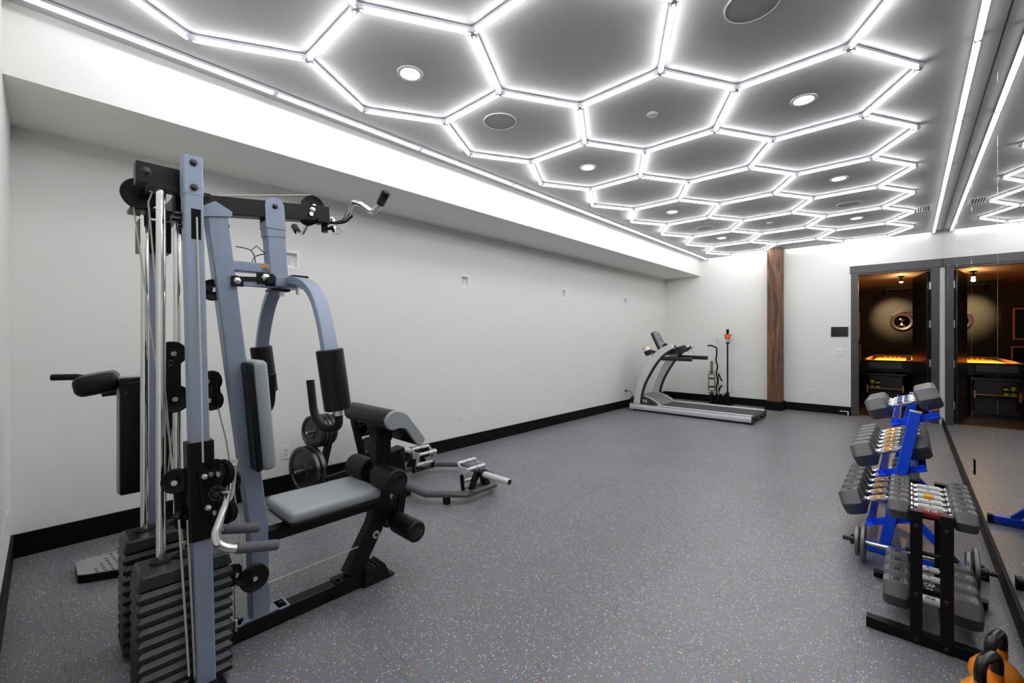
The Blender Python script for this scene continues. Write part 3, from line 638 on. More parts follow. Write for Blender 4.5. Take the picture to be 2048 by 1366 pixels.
# console
lo_, hi_ = Vector((-3.39, 7.9, 1.13)), Vector((-3.56, 7.9, 1.475))
up_ = (hi_-lo_).normalized(); nn = Vector((up_.z, 0, -up_.x)); Rm = Matrix((Vector((0, 1, 0)), up_, Vector((0, 1, 0)).cross(up_))).transposed()
cc = (lo_+hi_)/2; hw = 0.155; hh = (hi_-lo_).length/2
outl = [(-hw, -hh), (hw, -hh), (hw, hh*0.80), (hw*0.8, hh*0.95), (hw*0.35, hh*1.04), (-hw*0.35, hh*1.04), (-hw*0.8, hh*0.95), (-hw, hh*0.80)]
def plate(poly, z0, z1, c, Rm_):
    m_ = MB(); m_.prism(poly, 'XY', z0, z1); m_.v = [c+Rm_ @ v for v in m_.v]; return m_
nzs = 1 if (Rm @ Vector((0, 0, 1))).x > 0 else -1
obj('console', plate(outl, -nzs*0.055, 0, cc, Rm), M_TBLK, t, bev=0.01, seg=3)
obj('console_face', plate([(a*0.92, b*0.95) for a, b in outl], nzs*0.0005, nzs*0.004, cc, Rm), M_SILD, t, bev=0.002)
obj('console_screen', plate([(-0.12, -0.13), (0.12, -0.13), (0.12, 0.125), (-0.12, 0.125)], nzs*0.0042, nzs*0.0055, cc, Rm), mat('console lcd', s2l(104, 110, 118), 0.3), t)
pr = MB()
for x, w2, h2, y in ((-0.09, 0.012, 0.012, -0.02), (-0.045, 0.02, 0.014, -0.03), (0, 0.05, 0.02, -0.06), (0.0, 0.02, 0.05, -0.04), (0.06, 0.03, 0.018, -0.06), (0.075, 0.012, 0.014, -0.02), (-0.07, 0.04, 0.014, -0.065), (0, 0.2, 0.010, -0.10), (0, 0.16, 0.008, 0.085)):
    q = plate([(x-w2/2, y-h2/2), (x+w2/2, y-h2/2), (x+w2/2, y+h2/2), (x-w2/2, y+h2/2)], nzs*0.0056, nzs*0.0066, cc, Rm); pr.add(q.v, q.f)
obj('console_print', pr, mat('console print', s2l(196, 200, 204), 0.4), t)
obj('console_arm', MB().bar([(-3.44, 7.9, 1.2), (-3.36, 7.9, 1.10)], 0.2, 0.06, up=(0, 1, 0)), M_TBLK, t, bev=0.01)
obj('front_handlebar', MB().tube([(-3.12, 7.62, 1.14), (-2.98, 7.62, 1.19), (-2.93, 7.68, 1.2), (-2.93, 8.10, 1.2), (-2.98, 8.16, 1.19), (-3.12, 8.16, 1.14)], 0.02, 12, fil=0.05), M_TBLK, t)
obj('hand_sensor', MB().tube([(-2.93, 7.72, 1.2), (-2.93, 7.85, 1.2)], 0.0225, 14).tube([(-2.93, 7.93, 1.2), (-2.93, 8.06, 1.2)], 0.0225, 14), M_SIL, t)
obj('grip_pod', MB().cushion((-3.12, 7.62, 1.14), (0.14, 0.12, 0.13), 0.03), M_TBLK, t)
obj('safety_cord', MB().tube([(-2.95, 8.0, 1.19), (-2.97, 8.0, 1.10), (-3.02, 8.02, 1.03), (-3.05, 8.04, 1.02)], 0.003, 6, fil=0.05).tube([(-2.95, 8.0, 1.19), (-2.91, 8.02, 1.10), (-2.88, 8.04, 1.02)], 0.003, 6, fil=0.05), M_TBLK, t)
c = thing('power_cord', 'black power cord from the left wall outlet down behind the treadmill', 'cord', (XL+0.01, 7.66, 0.33))
obj('plug', MB().box((XL+0.025, 7.66, 0.328), (0.035, 0.026, 0.026)), M_BLK, c, bev=0.004)
obj('cord', MB().tube([(XL+0.04, 7.66, 0.328), (XL+0.12, 7.665, 0.33), (XL+0.17, 7.68, 0.22), (XL+0.16, 7.70, 0.06), (XL+0.19, 7.72, 0.045)], 0.005, 8, fil=0.07), M_BLK, c)

# ================================================================== BAR HOLDER + BARS
hx0 = [(-2.988, 9.28), (-2.88, 9.25), (-2.825, 9.33), (-2.76, 9.42), (-2.69, 9.30)]
t = thing('bar_holder', 'black five tube floor holder for upright bars beside the timber post', 'bar holder', (-2.84, 9.34, 0))
obj('base_plate', MB().bx(-3.05, -2.62, 9.19, 9.49, 0, 0.012), M_BLK, t, bev=0.003)
for x, y in hx0: obj('holder_tube', MB().lathe([(0.0, 0.013), (0.036, 0.013), (0.036, 0.21), (0.0315, 0.21), (0.0315, 0.02), (0, 0.02)], (x, y, 0), n=20), M_BLK, t)
x, y = hx0[4]
b = thing('straight_barbell', 'black straight barbell standing upright with orange collar in the bar holder', 'barbell', (x, y, 0.03))
obj('shaft', MB().cyl((x, y, 0.26), (x, y, 1.25), 0.0145, 14), M_BLK, b)
obj('sleeve', MB().lathe([(0, 0.02), (0.026, 0.02), (0.026, 0.235), (0.036, 0.24), (0.036, 0.262), (0, 0.264)], (x, y, 0), n=20), M_BLK, b)
obj('sleeve', MB().lathe([(0, 1.24), (0.036, 1.242), (0.036, 1.262), (0.026, 1.268), (0.026, 1.53), (0, 1.53)], (x, y, 0), n=20), M_BLK, b)
obj('silver_band', MB().lathe([(0.0262, 1.27), (0.0275, 1.27), (0.0275, 1.33), (0.0262, 1.33)], (x, y, 0), n=20), M_STEEL, b)
c = thing('lock_collar', 'orange plastic collar clamped near the top of the upright barbell', 'collar', (x, y, 1.34))
cm = MB().lathe([(0.028, 1.335), (0.05, 1.335), (0.05, 1.43), (0.028, 1.43)], (x, y, 0), n=8); obj('collar_ring', cm, mat('safety orange', s2l(236, 92, 28), 0.45), c, bev=0.004)
obj('latch', MB().bx(x+0.04, x+0.072, y-0.02, y+0.02, 1.39, 1.43), MATS['safety orange'], c, bev=0.003)
obj('insert', MB().bx(x-0.056, x-0.044, y-0.02, y+0.0, 1.40, 1.42).bx(x-0.056, x-0.044, y-0.02, y, 1.35, 1.37), M_BLK, c)
c = thing('spring_clip', 'thin steel spring clip hanging off the upright barbell below the orange collar', 'clip', (x, y, 1.28))
obj('wire', MB().tube([(x+0.027, y-0.02, 1.29), (x+0.06, y-0.03, 1.28), (x+0.12, y-0.03, 1.32)], 0.003, 6, fil=0.02).tube([(x+0.027, y-0.02, 1.31), (x+0.07, y-0.03, 1.31), (x+0.14, y-0.03, 1.35)], 0.003, 6, fil=0.02), M_STEEL, c)
x, y = hx0[0]
M_GOLD = mat('worn brassy steel', s2l(150, 140, 112), 0.3, metal=0.9)
b = thing('triceps_bar', 'brassy steel triceps bar with oval frame standing in the bar holder', 'barbell', (x, y, 0.03))
obj('sleeve', MB().lathe([(0, 0.66), (0.026, 0.66), (0.026, 0.88), (0.02, 0.885), (0, 0.885)], (x, y, 0), n=18), M_GOLD, b)
obj('sleeve', MB().lathe([(0, 0.025), (0.026, 0.025), (0.026, 0.23), (0, 0.23)], (x, y, 0), n=18), M_GOLD, b)
obj('sleeve_collar', MB().cyl((x, y, 0.648), (x, y, 0.662), 0.058, 20).cyl((x, y, 0.605), (x, y, 0.65), 0.012, 10), M_BLK, b)
obj('sleeve_collar', MB().cyl((x, y, 0.222), (x, y, 0.236), 0.058, 20).cyl((x, y, 0.236), (x, y, 0.27), 0.012, 10), M_BLK, b)
ov = fillet([(x+0.01, y, 0.61), (x+0.062, y, 0.61), (x+0.062, y, 0.27), (x, y, 0.27), (x-0.062, y, 0.27), (x-0.062, y, 0.61), (x, y, 0.61)], 0.035)
obj('frame', MB().tube(ov, 0.011, 10, up=(0, 1, 0)), M_GOLD, b)
for z in (0.52, 0.35): obj('hand_grip', MB().tube([(x-0.05, y, z), (x+0.05, y, z+0.005)], 0.016, 10), M_FOAM, b)
x, y = hx0[1]
b = thing('curl_bar', 'black zigzag curl bar standing upright in the bar holder', 'barbell', (x, y, 0.03))
obj('shaft', MB().tube([(x, y, 0.03), (x, y, 0.25), (x-0.01, y, 0.36), (x+0.02, y, 0.48), (x-0.01, y, 0.66), (x+0.02, y, 0.76), (x-0.02, y, 0.92), (x, y, 1.00), (x, y, 1.14)], 0.0145, 12, fil=0.04), M_BLK, b)
b2 = thing('cable_rope_handle', 'black rubber ended rope handle looped beside the curl bar', 'rope handle', (hx0[2][0], hx0[2][1], 0.03))
obj('rope', MB().tube([(-2.852, 9.29, 0.62), (-2.83, 9.29, 0.56), (-2.80, 9.29, 0.50)], 0.013, 10).tube([(-2.85, 9.29, 0.27), (-2.83, 9.29, 0.34), (-2.81, 9.29, 0.38)], 0.013, 10).tube([(-2.86, 9.29, 0.65), (-2.862, 9.29, 0.45), (-2.85, 9.29, 0.25), (-2.84, 9.3, 0.2)], 0.008, 8, fil=0.04), M_BLK, b2)
obj('rubber_end', MB().cyl((-2.80, 9.29, 0.51), (-2.79, 9.29, 0.485), 0.02, 12).cyl((-2.805, 9.29, 0.37), (-2.795, 9.29, 0.395), 0.02, 12), M_RUB, b2)
b3 = thing('hook_handle', 'black bent handle with thin steel chain hooks on top of the curl bar', 'handle', (x, y, 1.14))
obj('handle', MB().tube([(x, y, 1.145), (x-0.03, y-0.01, 1.17), (x-0.10, y-0.02, 1.20), (x-0.17, y-0.03, 1.195)], 0.016, 10, fil=0.02), M_BLK, b3)
hk = MB()
for q, (dx, z0, z1) in enumerate(((0.005, 1.15, 1.37), (0.035, 1.14, 1.33), (-0.015, 1.2, 1.34))):
    hk.tube([(x+dx, y-0.01, z0), (x+dx+0.012, y-0.01, z0+0.03), (x+dx-0.008, y-0.01, (z0+z1)/2), (x+dx+0.008, y-0.01, z1-0.03), (x+dx, y-0.01, z1)], 0.0045, 6, fil=0.02)
hk.tube([(x-0.065+0.03*math.cos(R(a)), y, 1.31+0.045*math.sin(R(a))) for a in range(60, 300, 24)], 0.003, 6)
hk.tube([(x+0.09+0.022*math.cos(R(a)), y, 1.25+0.035*math.sin(R(a))) for a in range(0, 350, 24)], 0.003, 6).tube([(x+0.03, y-0.01, 1.25), (x+0.07, y, 1.25)], 0.003, 6).tube([(x, y-0.01, 1.27), (x-0.04, y, 1.285)], 0.003, 6)
obj('chain_hooks', hk, M_STEEL, b3)

# ================================================================== MULTI GYM
XM = -2.235
G = thing('multi_gym', 'large blue grey multi gym with weight stacks, press arms, seat and preacher pad', 'gym machine', (XM, 0.6, 0))
def gp(name, mb, m, bev=0.0, **k): return obj(name, mb, m, k.pop('parent', G), bev=bev, **k)
def bolt(P, ax, r=0.011, h=0.009): return MB().lathe([(r*1.25, 0), (r*1.25, 0.0015), (r, 0.0018), (r, h), (r*0.7, h+0.0015), (0, h+0.0015)], P, ax, n=6)
def pulley(C, ax, r, w_=0.024, parent=None, axle=0.02):
    C = Vector(C); ax = Vector(ax).normalized(); h = w_/2; i = r*0.82
    p = gp('pulley', MB().lathe([(r*0.22, -h), (r*0.3, -h), (r*0.34, -h*0.55), (i*0.86, -h*0.55), (r*0.92, -h), (r, -h*0.9), (i, 0), (r, h*0.9), (r*0.92, h), (i*0.86, h*0.55), (r*0.34, h*0.55), (r*0.3, h), (r*0.22, h)], C, ax, n=36), M_RUB, parent=parent or G, ang=28)
    gp('axle_bolt', MB().lathe([(0, -axle), (0.011, -axle), (0.011, -axle+0.007), (0.006, -axle+0.008), (0.006, axle-0.008), (0.011, axle-0.007), (0.011, axle), (0, axle)], C, ax, n=6), M_STEEL, parent=p)
    return p
X1 = (1, 0, 0)
# base
gp('base_beam', MB().bar([(XM, 0.40, 0.043), (XM, 1.27, 0.043)], 0.07, 0.07), M_BLK)
gp('cross_base', MB().bar([(-2.92, 0.41, 0.035), (-1.93, 0.41, 0.035)], 0.08, 0.055), M_BLK, bev=0.002)
fc = MB(); fc.prism([(1.17, 0.004), (1.37, 0.004), (1.365, 0.016), (1.335, 0.016), (1.305, 0.092), (1.19, 0.096), (1.18, 0.02)], 'YZ', XM-0.055, XM+0.055)
for k in range(4): y = 1.20+k*0.028; fc.bx(XM-0.057, XM+0.057, y, y+0.012, 0.05, 0.0995)
gp('rubber_foot', fc, M_RUB, bev=0.003)
# main sloped upright
gp('main_upright', MB().bar([(XM, 0.678, 0.08), (XM, 0.668, 0.50), (XM, 0.505, 1.90)], 0.07, 0.078, up=(0, 1, 0)), M_GREY)
ft = MB().bx(XM-0.035, XM+0.036, 0.585, 0.79, 0.0785, 0.085); ft.bx(XM-0.045, XM+0.045, 0.575, 0.60, 0.0785, 0.085).bx(XM-0.045, XM+0.045, 0.75, 0.80, 0.0785, 0.085)
f_ = gp('upright_flange', ft, M_GREY, bev=0.001)
for y in (0.60, 0.77): gp('bolt', bolt((XM+0.005, y, 0.085), (0, 0, 1)), M_BLKG, parent=f_)
XF = -2.195
cap = [yz(404, 433, XF), yz(464, 433, XF), yz(464, 424, XF), yz(430, 402, XF), (0.45, yz(404, 412, XF)[1])]
c_ = gp('upright_cap', MB().prism(cap, 'YZ', XM-0.046, XM+0.044), M_GREY, bev=0.001)
gp('bolt', bolt((XM, cap[1][0]-0.008, cap[0][1]-0.01), (0, 0, -1), 0.009, 0.012), M_BLKG, parent=c_)
# lat beam
gp('lat_beam', MB().prism([(0.36, 1.884), (1.0, 1.968), (0.996, 2.044), (0.36, 1.965)], 'YZ', XM-0.035, XM+0.033), M_BLK, bev=0.003)
gp('bolt', bolt((-2.202, yz(626, 419, XF)[0], yz(626, 419, XF)[1]), X1, 0.011, 0.012), M_STEEL)
pulley((XM, 0.925, 2.035), X1, 0.055, axle=0.02); pulley((XM, 0.90, 1.985), X1, 0.05, axle=0.045)
# drop arm and link
da = MB(); zt = 2.0
arc_ = [(0.733+0.042*math.cos(R(a)), 1.985+0.042*math.sin(R(a))) for a in range(0, 181, 20)]
da.prism(arc_+[(0.695, 1.88), (0.782, 1.88)], 'YZ', XM+0.034, XM+0.041)
da.prism(arc_+[(0.695, 1.88), (0.782, 1.88)], 'YZ', XM-0.043, XM-0.036)
d_ = gp('drop_arm_bracket', da, M_GREY, bev=0.001)
gp('bolt', bolt((XM+0.041, 0.733, 1.985), X1), M_BLKG, parent=d_)
gp('drop_arm', MB().bar([(XM, 0.738, 1.905), (XM, 0.755, 1.66)], 0.07, 0.082, up=(0, 1, 0)), M_GREY)
gp('drop_arm_sleeve', MB().bar([(XM, 0.737, 1.915), (XM, 0.741, 1.845)], 0.076, 0.088, up=(0, 1, 0)), M_GREY)
gp('upper_link', MB().bar([(XM, 0.53, 1.688), (XM, 0.735, 1.692)], 0.06, 0.045), M_GREY)
lb = gp('warning_label', MB().bx(XM+0.0302, XM+0.0312, 0.678, 0.72, 1.675, 1.706), mat('label paper', s2l(150, 152, 154), 0.5), label='small orange and white warning label')
gp('label_band', MB().bx(XM+0.0312, XM+0.0316, 0.679, 0.719, 1.695, 1.705), M_ORG, parent=lb)
for k in range(3): gp('label_print', MB().bx(XM+0.0312, XM+0.0315, 0.682, 0.716-0.006*k, 1.678+k*0.005, 1.680+k*0.005), M_SLOT, parent=lb)
P = lambda x, y, X: Xp(x, y, X)
gp('loose_wires', MB().tube([P(471, 493, -2.24), P(490, 496, -2.24), P(503, 501, -2.24), P(509, 512, -2.24), P(511, 527, -2.24)], 0.0022, 6, fil=0.02).tube([P(503, 500, -2.25), P(513, 492, -2.25), P(530, 507, -2.25)], 0.0018, 6).tube([P(511, 512, -2.24), P(525, 508, -2.24), P(541, 506, -2.24)], 0.0018, 6, fil=0.02).tube([P(503, 527, -2.24), P(508, 514, -2.24), P(520, 510, -2.24), P(530, 508, -2.24)], 0.0018, 6, fil=0.02), M_BLKG)
# press arm hub
gp('press_arm_hub', MB().bar([(XM, 0.73, 1.632), (XM, 0.86, 1.632)], 0.13, 0.05), M_GREY, bev=0.004)
gp('pivot_rod', MB().cyl((XM-0.09, 0.70, 1.632), (XM+0.09, 0.70, 1.632), 0.016, 14).bar([(XM, 0.69, 1.632), (XM, 0.74, 1.632)], 0.1, 0.05), M_BLK, bev=0.002)
gp('link_arm', MB().bar([(XM+0.03, 0.56, 1.618), (XM+0.03, 0.745, 1.618)], 0.03, 0.035), M_GREY)
lk = MB(); lk.bar([(XM+0.045, 0.59, 1.63), (XM+0.045, 0.66, 1.635)], 0.012, 0.02).bar([(XM+0.045, 0.555, 1.618), (XM+0.045, 0.60, 1.618)], 0.02, 0.045).bar([(XM+0.045, 0.655, 1.640), (XM+0.045, 0.725, 1.640)], 0.02, 0.05).cyl((XM, 0.575, 1.585), (XM, 0.575, 1.65), 0.012, 12)
lk2 = gp('link_joint', lk, M_BLK, bev=0.003)
gp('bolt', bolt((XM+0.056, 0.575, 1.62), X1, 0.012), M_STEEL, parent=lk2); gp('bolt', bolt((XM+0.056, 0.69, 1.645), X1, 0.015), M_STEEL, parent=lk2)
gp('selector_plate', MB().bx(XM-0.03, XM+0.075, 0.80, 0.875, 1.658, 1.668).bx(XM-0.05, XM+0.05, 0.72, 0.80, 1.588, 1.60), M_BLK, bev=0.003)
gp('adjust_pin', MB().cyl((XM+0.02, 0.77, 1.60), (XM+0.02, 0.77, 1.565), 0.012, 12), M_STEEL)
gp('adjust_pin', MB().cyl((XM+0.06, 0.83, 1.61), (XM+0.06, 0.83, 1.575), 0.009, 12), M_STEEL)
for s_ in (1, -1):
    def m_(dx, y, z): return (XM+s_*dx, y, z)
    path = fillet([m_(0.03, 0.80, 1.632), m_(0.11, 0.80, 1.64), m_(0.21, 0.815, 1.615), m_(0.30, 0.82, 1.555), m_(0.37, 0.82, 1.45), m_(0.415, 0.82, 1.34), m_(0.428, 0.822, 1.28), m_(0.434, 0.85, 1.06)], 0.06, 5)
    arm = gp('press_arm', MB().bar(path, 0.062, 0.034, up=(0, 0.0, 1)), M_GREY, ang=30)
    ax = Vector(m_(0.434, 0.852, 1.06))-Vector(m_(0.428, 0.817, 1.32))
    gp('foam_roller', MB().lathe([(0.036, 0), (0.052, 0.0), (0.055, 0.004), (0.055, 0.254), (0.052, 0.258), (0.036, 0.258)], m_(0.428, 0.817, 1.318), ax, n=32), M_VINYLB, parent=arm)
    gp('handle_joint', MB().cyl(m_(0.434, 0.852, 1.065), m_(0.434, 0.854, 1.035), 0.018, 16), M_STEEL, parent=arm)
    gp('press_handle', MB().tube([m_(0.434, 0.854, 1.045), m_(0.434, 0.856, 0.985), m_(0.36, 0.83, 0.965), m_(0.27, 0.82, 1.01), m_(0.238, 0.815, 1.175)], 0.0175, 14, fil=0.05), M_RUB, parent=arm)
# back pad
lean = math.atan2(0.163, 1.40); Rb = Euler((lean*0.72, 0, 0)).to_matrix()
bc = Vector((-2.262, 0.668, 1.018))
gp('back_pad', MB().cushion(bc, (0.30, 0.062, 0.50), 0.026, Rb), M_VINYL, sub=0)
gp('back_board', MB().cushion(bc-Rb @ Vector((0, 0.040, 0)), (0.29, 0.03, 0.49), 0.012, Rb), M_VINYLB)
for z in (0.16, -0.17): gp('pad_bracket', MB().box(bc+Rb @ Vector((0.0, -0.064, z)), (0.11, 0.035, 0.05), Rb), M_BLKG, bev=0.004)
# seat
gp('seat_pad', MB().cushion((-2.275, 1.008, 0.522), (0.33, 0.48, 0.062), 0.028), M_VINYL)
gp('seat_board', MB().cushion((-2.275, 1.008, 0.485), (0.31, 0.46, 0.022), 0.008), M_VINYLB)
gp('seat_rail', MB().bar([(XM, 0.70, 0.435), (XM, 1.30, 0.435)], 0.06, 0.06).bx(-2.37, -2.12, 0.80, 0.83, 0.465, 0.475), M_BLK)
# front post
gp('front_post', MB().bar([(XM, 1.125, 0.082), (XM, 1.26, 0.30), (XM, 1.305, 0.40), (XM, 1.310, 0.90)], 0.07, 0.095, up=(0, 1, 0)), M_BLK, bev=0.001)
f_ = gp('post_flange', MB().bx(XM-0.042, XM+0.042, 1.03, 1.22, 0.0785, 0.085), M_BLK, bev=0.001)
gp('bolt', bolt((XM+0.01, 1.05, 0.085), (0, 0, 1)), M_BLKG, parent=f_); gp('bolt', bolt((XM+0.01, 1.205, 0.085), (0, 0, 1)), M_BLKG, parent=f_)
q = Xp(752, 1069, -2.2); b_ = gp('post_bolt', bolt((-2.2, q.y, q.z), X1, 0.011, 0.01), M_BLKG)
gp('washer', MB().lathe([(0.012, 0), (0.021, 0), (0.021, 0.003), (0.012, 0.003)], (-2.2, q.y, q.z), X1, n=20), M_STEEL, parent=b_)
# preacher pad
xs = -2.005
prof = [yz(*v, xs) for v in ((790, 822), (779, 828), (772, 840), (773, 851), (779, 860), (786, 861), (800, 856), (812, 858), (832, 885), (839, 893), (851, 880), (848, 873), (815, 829), (804, 823))]
prof = [(v.y, v.z) for v in fillet([Vector((0, a, b)) for a, b in prof+[prof[0]]], 0.012, 3)][:-1]
gp('preacher_pad', MB().prism(prof, 'YZ', -2.475, xs-0.012), M_VINYLB, bev=0.012, seg=4)
gp('preacher_pad_end', MB().prism(prof, 'YZ', xs-0.03, xs+0.002), M_VINYL, bev=0.006, seg=3, label='grey vinyl end of the preacher pad')
gp('pad_brace', MB().prism([(1.27, 0.78), (1.35, 0.78), (1.37, 0.90), (1.23, 0.92)], 'YZ', XM-0.05, XM+0.05).bx(XM-0.14, XM+0.14, 1.29, 1.33, 0.86, 0.895), M_BLK, bev=0.002)
# leg developer
gp('leg_bracket', MB().prism([(1.34, 0.60), (1.44, 0.60), (1.445, 0.72), (1.34, 0.70)], 'YZ', XM-0.045, XM+0.038), M_BLK, bev=0.003)
gp('bolt', bolt((XM+0.038, 1.42, 0.69), X1), M_BLKG)
gp('leg_lever', MB().bar([(XM, 1.425, 0.69), (XM, 1.435, 0.42), (XM, 1.41, 0.28)], 0.06, 0.055, up=(0, 1, 0)), M_BLK, bev=0.002)
gp('lever_lug', MB().prism([(1.33, 0.36), (1.42, 0.45), (1.42, 0.33), (1.35, 0.28)], 'YZ', XM-0.02, XM+0.02), M_BLK, bev=0.003)
def roller(y, z, r, xa, xb, capm=True):
    ax = Vector((xb-xa, 0, 0)); L_ = abs(xb-xa)
    o = gp('foam_roller', MB().lathe([(0.02, 0), (r-0.008, 0), (r, 0.008), (r, L_-0.008), (r-0.008, L_), (r-0.022, L_), (r-0.024, L_-0.004), (0, L_-0.004)], (xa, y, z), ax, n=36), M_FOAM)
    if capm: gp('roller_cap', MB().lathe([(0, 0.0), (r-0.022, 0.0), (r-0.022, 0.004), (r-0.028, 0.006), (0, 0.006)], (xb-(0.004 if xb > xa else -0.004), y, z), ax, n=36), M_BLKG, parent=o)
gp('roller_rod', MB().cyl((-2.46, 1.272, 0.60), (-2.01, 1.272, 0.60), 0.0125, 14).cyl((-2.46, 1.395, 0.293), (-2.01, 1.395, 0.293), 0.0125, 14), M_STEEL)
roller(1.272, 0.600, 0.066, -2.185, -2.0); roller(1.272, 0.600, 0.066, -2.285, -2.47)
roller(1.395, 0.293, 0.058, -2.195, -2.0); roller(1.395, 0.293, 0.058, -2.275, -2.46)
# cable column in front of the near stack
pc0, pc1 = Vector((-2.062, 0.386, 2.068)), Vector((-1.984, 0.415, 0.03)); pd_ = (pc1-pc0).normalized()
gp('cable_column', MB().bar([pc0+pd_*0.02, pc1], 0.0605, 0.068, up=X1), M_GREY)
tb = gp('column_cap', MB().bar([pc0, pc0+pd_*0.15], 0.0635, 0.071, up=X1), M_GREY)
nrm = Vector((-pd_.z, 0, pd_.x)); nrm = nrm if nrm.x > 0 else -nrm
def onpole(z, out=0.0, dy=0.0):
    t_ = (z-pc0.z)/(pc1.z-pc0.z); return pc0.lerp(pc1, t_)+nrm*(0.034+out)+Vector((0, dy, 0))
for z in (2.04, 1.944): gp('bolt', bolt(onpole(z, 0.0025), nrm, 0.0115, 0.008), M_BLKG, parent=tb)
sa, sb = onpole(1.862, 0.0006, 0.004), onpole(1.745, 0.0006, 0.004)
gp('column_slot', MB().box((sa+sb)/2, (0.0015, 0.031, (sa-sb).length), Matrix((nrm, Vector((0, 1, 0)), nrm.cross(Vector((0, 1, 0))))).transposed()), M_SLOT)
pulley((onpole(1.81, -0.030, 0.003)), (0, 1, 0), 0.034, 0.016, axle=0.010)
gp('column_foot', MB().bx(pc1.x-0.05, pc1.x+0.05, 0.35, 0.48, 0.0, 0.03), M_RUB, bev=0.003)
# carriage
gp('carriage', MB().bar([pc0.lerp(pc1, (pc0.z-0.970)/(pc0.z-pc1.z)), pc0.lerp(pc1, (pc0.z-0.60)/(pc0.z-pc1.z))], 0.086, 0.082, up=X1), M_BLK, bev=0.001)
def on(x, y, out): # a point in front of the column at photo position
    X = onpole(Xp(x, y, -2.03).z).x+out; return Xp(x, y, X)
yv = Vector((0.55, 0.83, 0))
a_, b_ = on(431, 946, 0.03), on(438, 1022, 0.03)
pl = gp('pulley_bracket', MB().bar([on(411, 940, 0.015), on(419, 1030, 0.015)], 0.045, 0.02, up=X1), M_BLK, bev=0.004)
for x, y in ((409, 953), (416, 1015)): P_ = on(x, y, 0.025); gp('bolt', bolt(P_, X1, 0.009, 0.014), M_STEEL, parent=pl)
pulley(a_, (0.45, -0.9, 0), 0.052, 0.02); pulley(a_+Vector((0.018, 0.02, 0)), (0.45, -0.9, 0), 0.05, 0.018); pulley(b_, (0.45, -0.9, 0), 0.05, 0.02); pulley(b_+Vector((0.018, 0.02, 0)), (0.45, -0.9, 0), 0.048, 0.018)
gp('bracket_cheek', MB().bar([on(447, 935, 0.02), on(452, 1015, 0.02)], 0.03, 0.006, up=X1), M_BLK, bev=0.002)
kn = on(437, 984, 0.075)
k1 = gp('adjuster_knob', MB().lathe([(0.0, 0), (0.024, 0), (0.029, 0.004), (0.029, 0.012), (0.024, 0.012), (0.023, 0.006), (0.008, 0.006), (0.008, 0.016), (0, 0.016)], kn, (0.85, -0.5, 0), n=28), M_BLKG)
sp = MB()
for k in range(8):
    e1 = Vector((0.5, 0.85, 0)).normalized(); a = k*math.pi/4; d = e1*math.cos(a)+Vector((0, 0, 1))*math.sin(a); sp.bar([kn+Vector((0.85, -0.5, 0))*0.009+d*0.006, kn+Vector((0.85, -0.5, 0))*0.009+d*0.024], 0.003, 0.005, up=(0.85, -0.5, 0))
gp('knob_ribs', sp, M_BLK, parent=k1)
gp('knob_stem', MB().cyl(kn, kn+Vector((0.035, 0.03, 0)), 0.006, 10), M_STEEL, parent=k1)
# left side pulleys of the carriage
lp = gp('pulley_bracket', MB().bar([P(357, 960, -2.07), P(362, 1040, -2.05)], 0.035, 0.022, up=X1), M_BLK, bev=0.004)
pulley(P(352, 962, -2.055), (0.9, -0.35, 0), 0.046, 0.022, axle=0.028); pulley(P(367, 1035, -2.03), (0.6, 0.75, 0), 0.042, 0.022)
gp('bolt', bolt(P(352, 1032, -2.03), (0.9, -0.35, 0), 0.010, 0.015), M_BLKG, parent=lp)
# chrome handles with grips
c1 = gp('chrome_handle', MB().tube([P(466, 930, -1.93), P(463, 965, -1.925), P(454, 1005, -1.92), P(440, 1040, -1.90), P(430, 1068, -1.885), P(436, 1090, -1.875), P(458, 1097, -1.87), P(478, 1096, -1.87)], 0.0155, 14, fil=0.03), M_CHR)
gp('handle_grip', MB().tube([P(471, 1096, -1.87), P(480, 1096, -1.87), P(548, 1090, -1.87), P(556, 1089, -1.87)], 0.0205, 16), M_GRIP, parent=c1, bev=0.006, seg=3)
c2 = gp('chrome_handle', MB().tube([P(464, 960, -1.99), P(457, 1000, -1.995), P(448, 1030, -2.0), P(440, 1050, -2.0), P(452, 1060, -2.0), P(462, 1059, -2.0)], 0.014, 14, fil=0.03), M_CHR)
gp('handle_grip', MB().tube([P(445, 1058, -2.0), P(455, 1058, -2.0), P(512, 1055, -2.0), P(519, 1055, -2.0)], 0.0195, 16), M_GRIP, parent=c2, bev=0.006, seg=3)
gp('handle_plate', MB().bar([P(468, 918, -1.94), P(462, 940, -1.935), P(461, 985, -1.93)], 0.03, 0.008, up=X1), M_STEEL, parent=c1, bev=0.002)
gp('hook_plate', MB().prism([yz(467, 920, -1.94), yz(471, 919, -1.94), yz(467, 950, -1.94), yz(459, 942, -1.94)], 'YZ', -1.944, -1.936), M_STEEL, parent=c1)
tk = gp('pull_pin', MB().tube([P(467, 966, -1.97), P(477, 963, -1.97)], 0.008, 10).tube([P(471, 945, -1.97), P(477, 955, -1.97), P(478, 966, -1.97), P(473, 975, -1.97)], 0.0085, 10, fil=0.01), M_BLK)
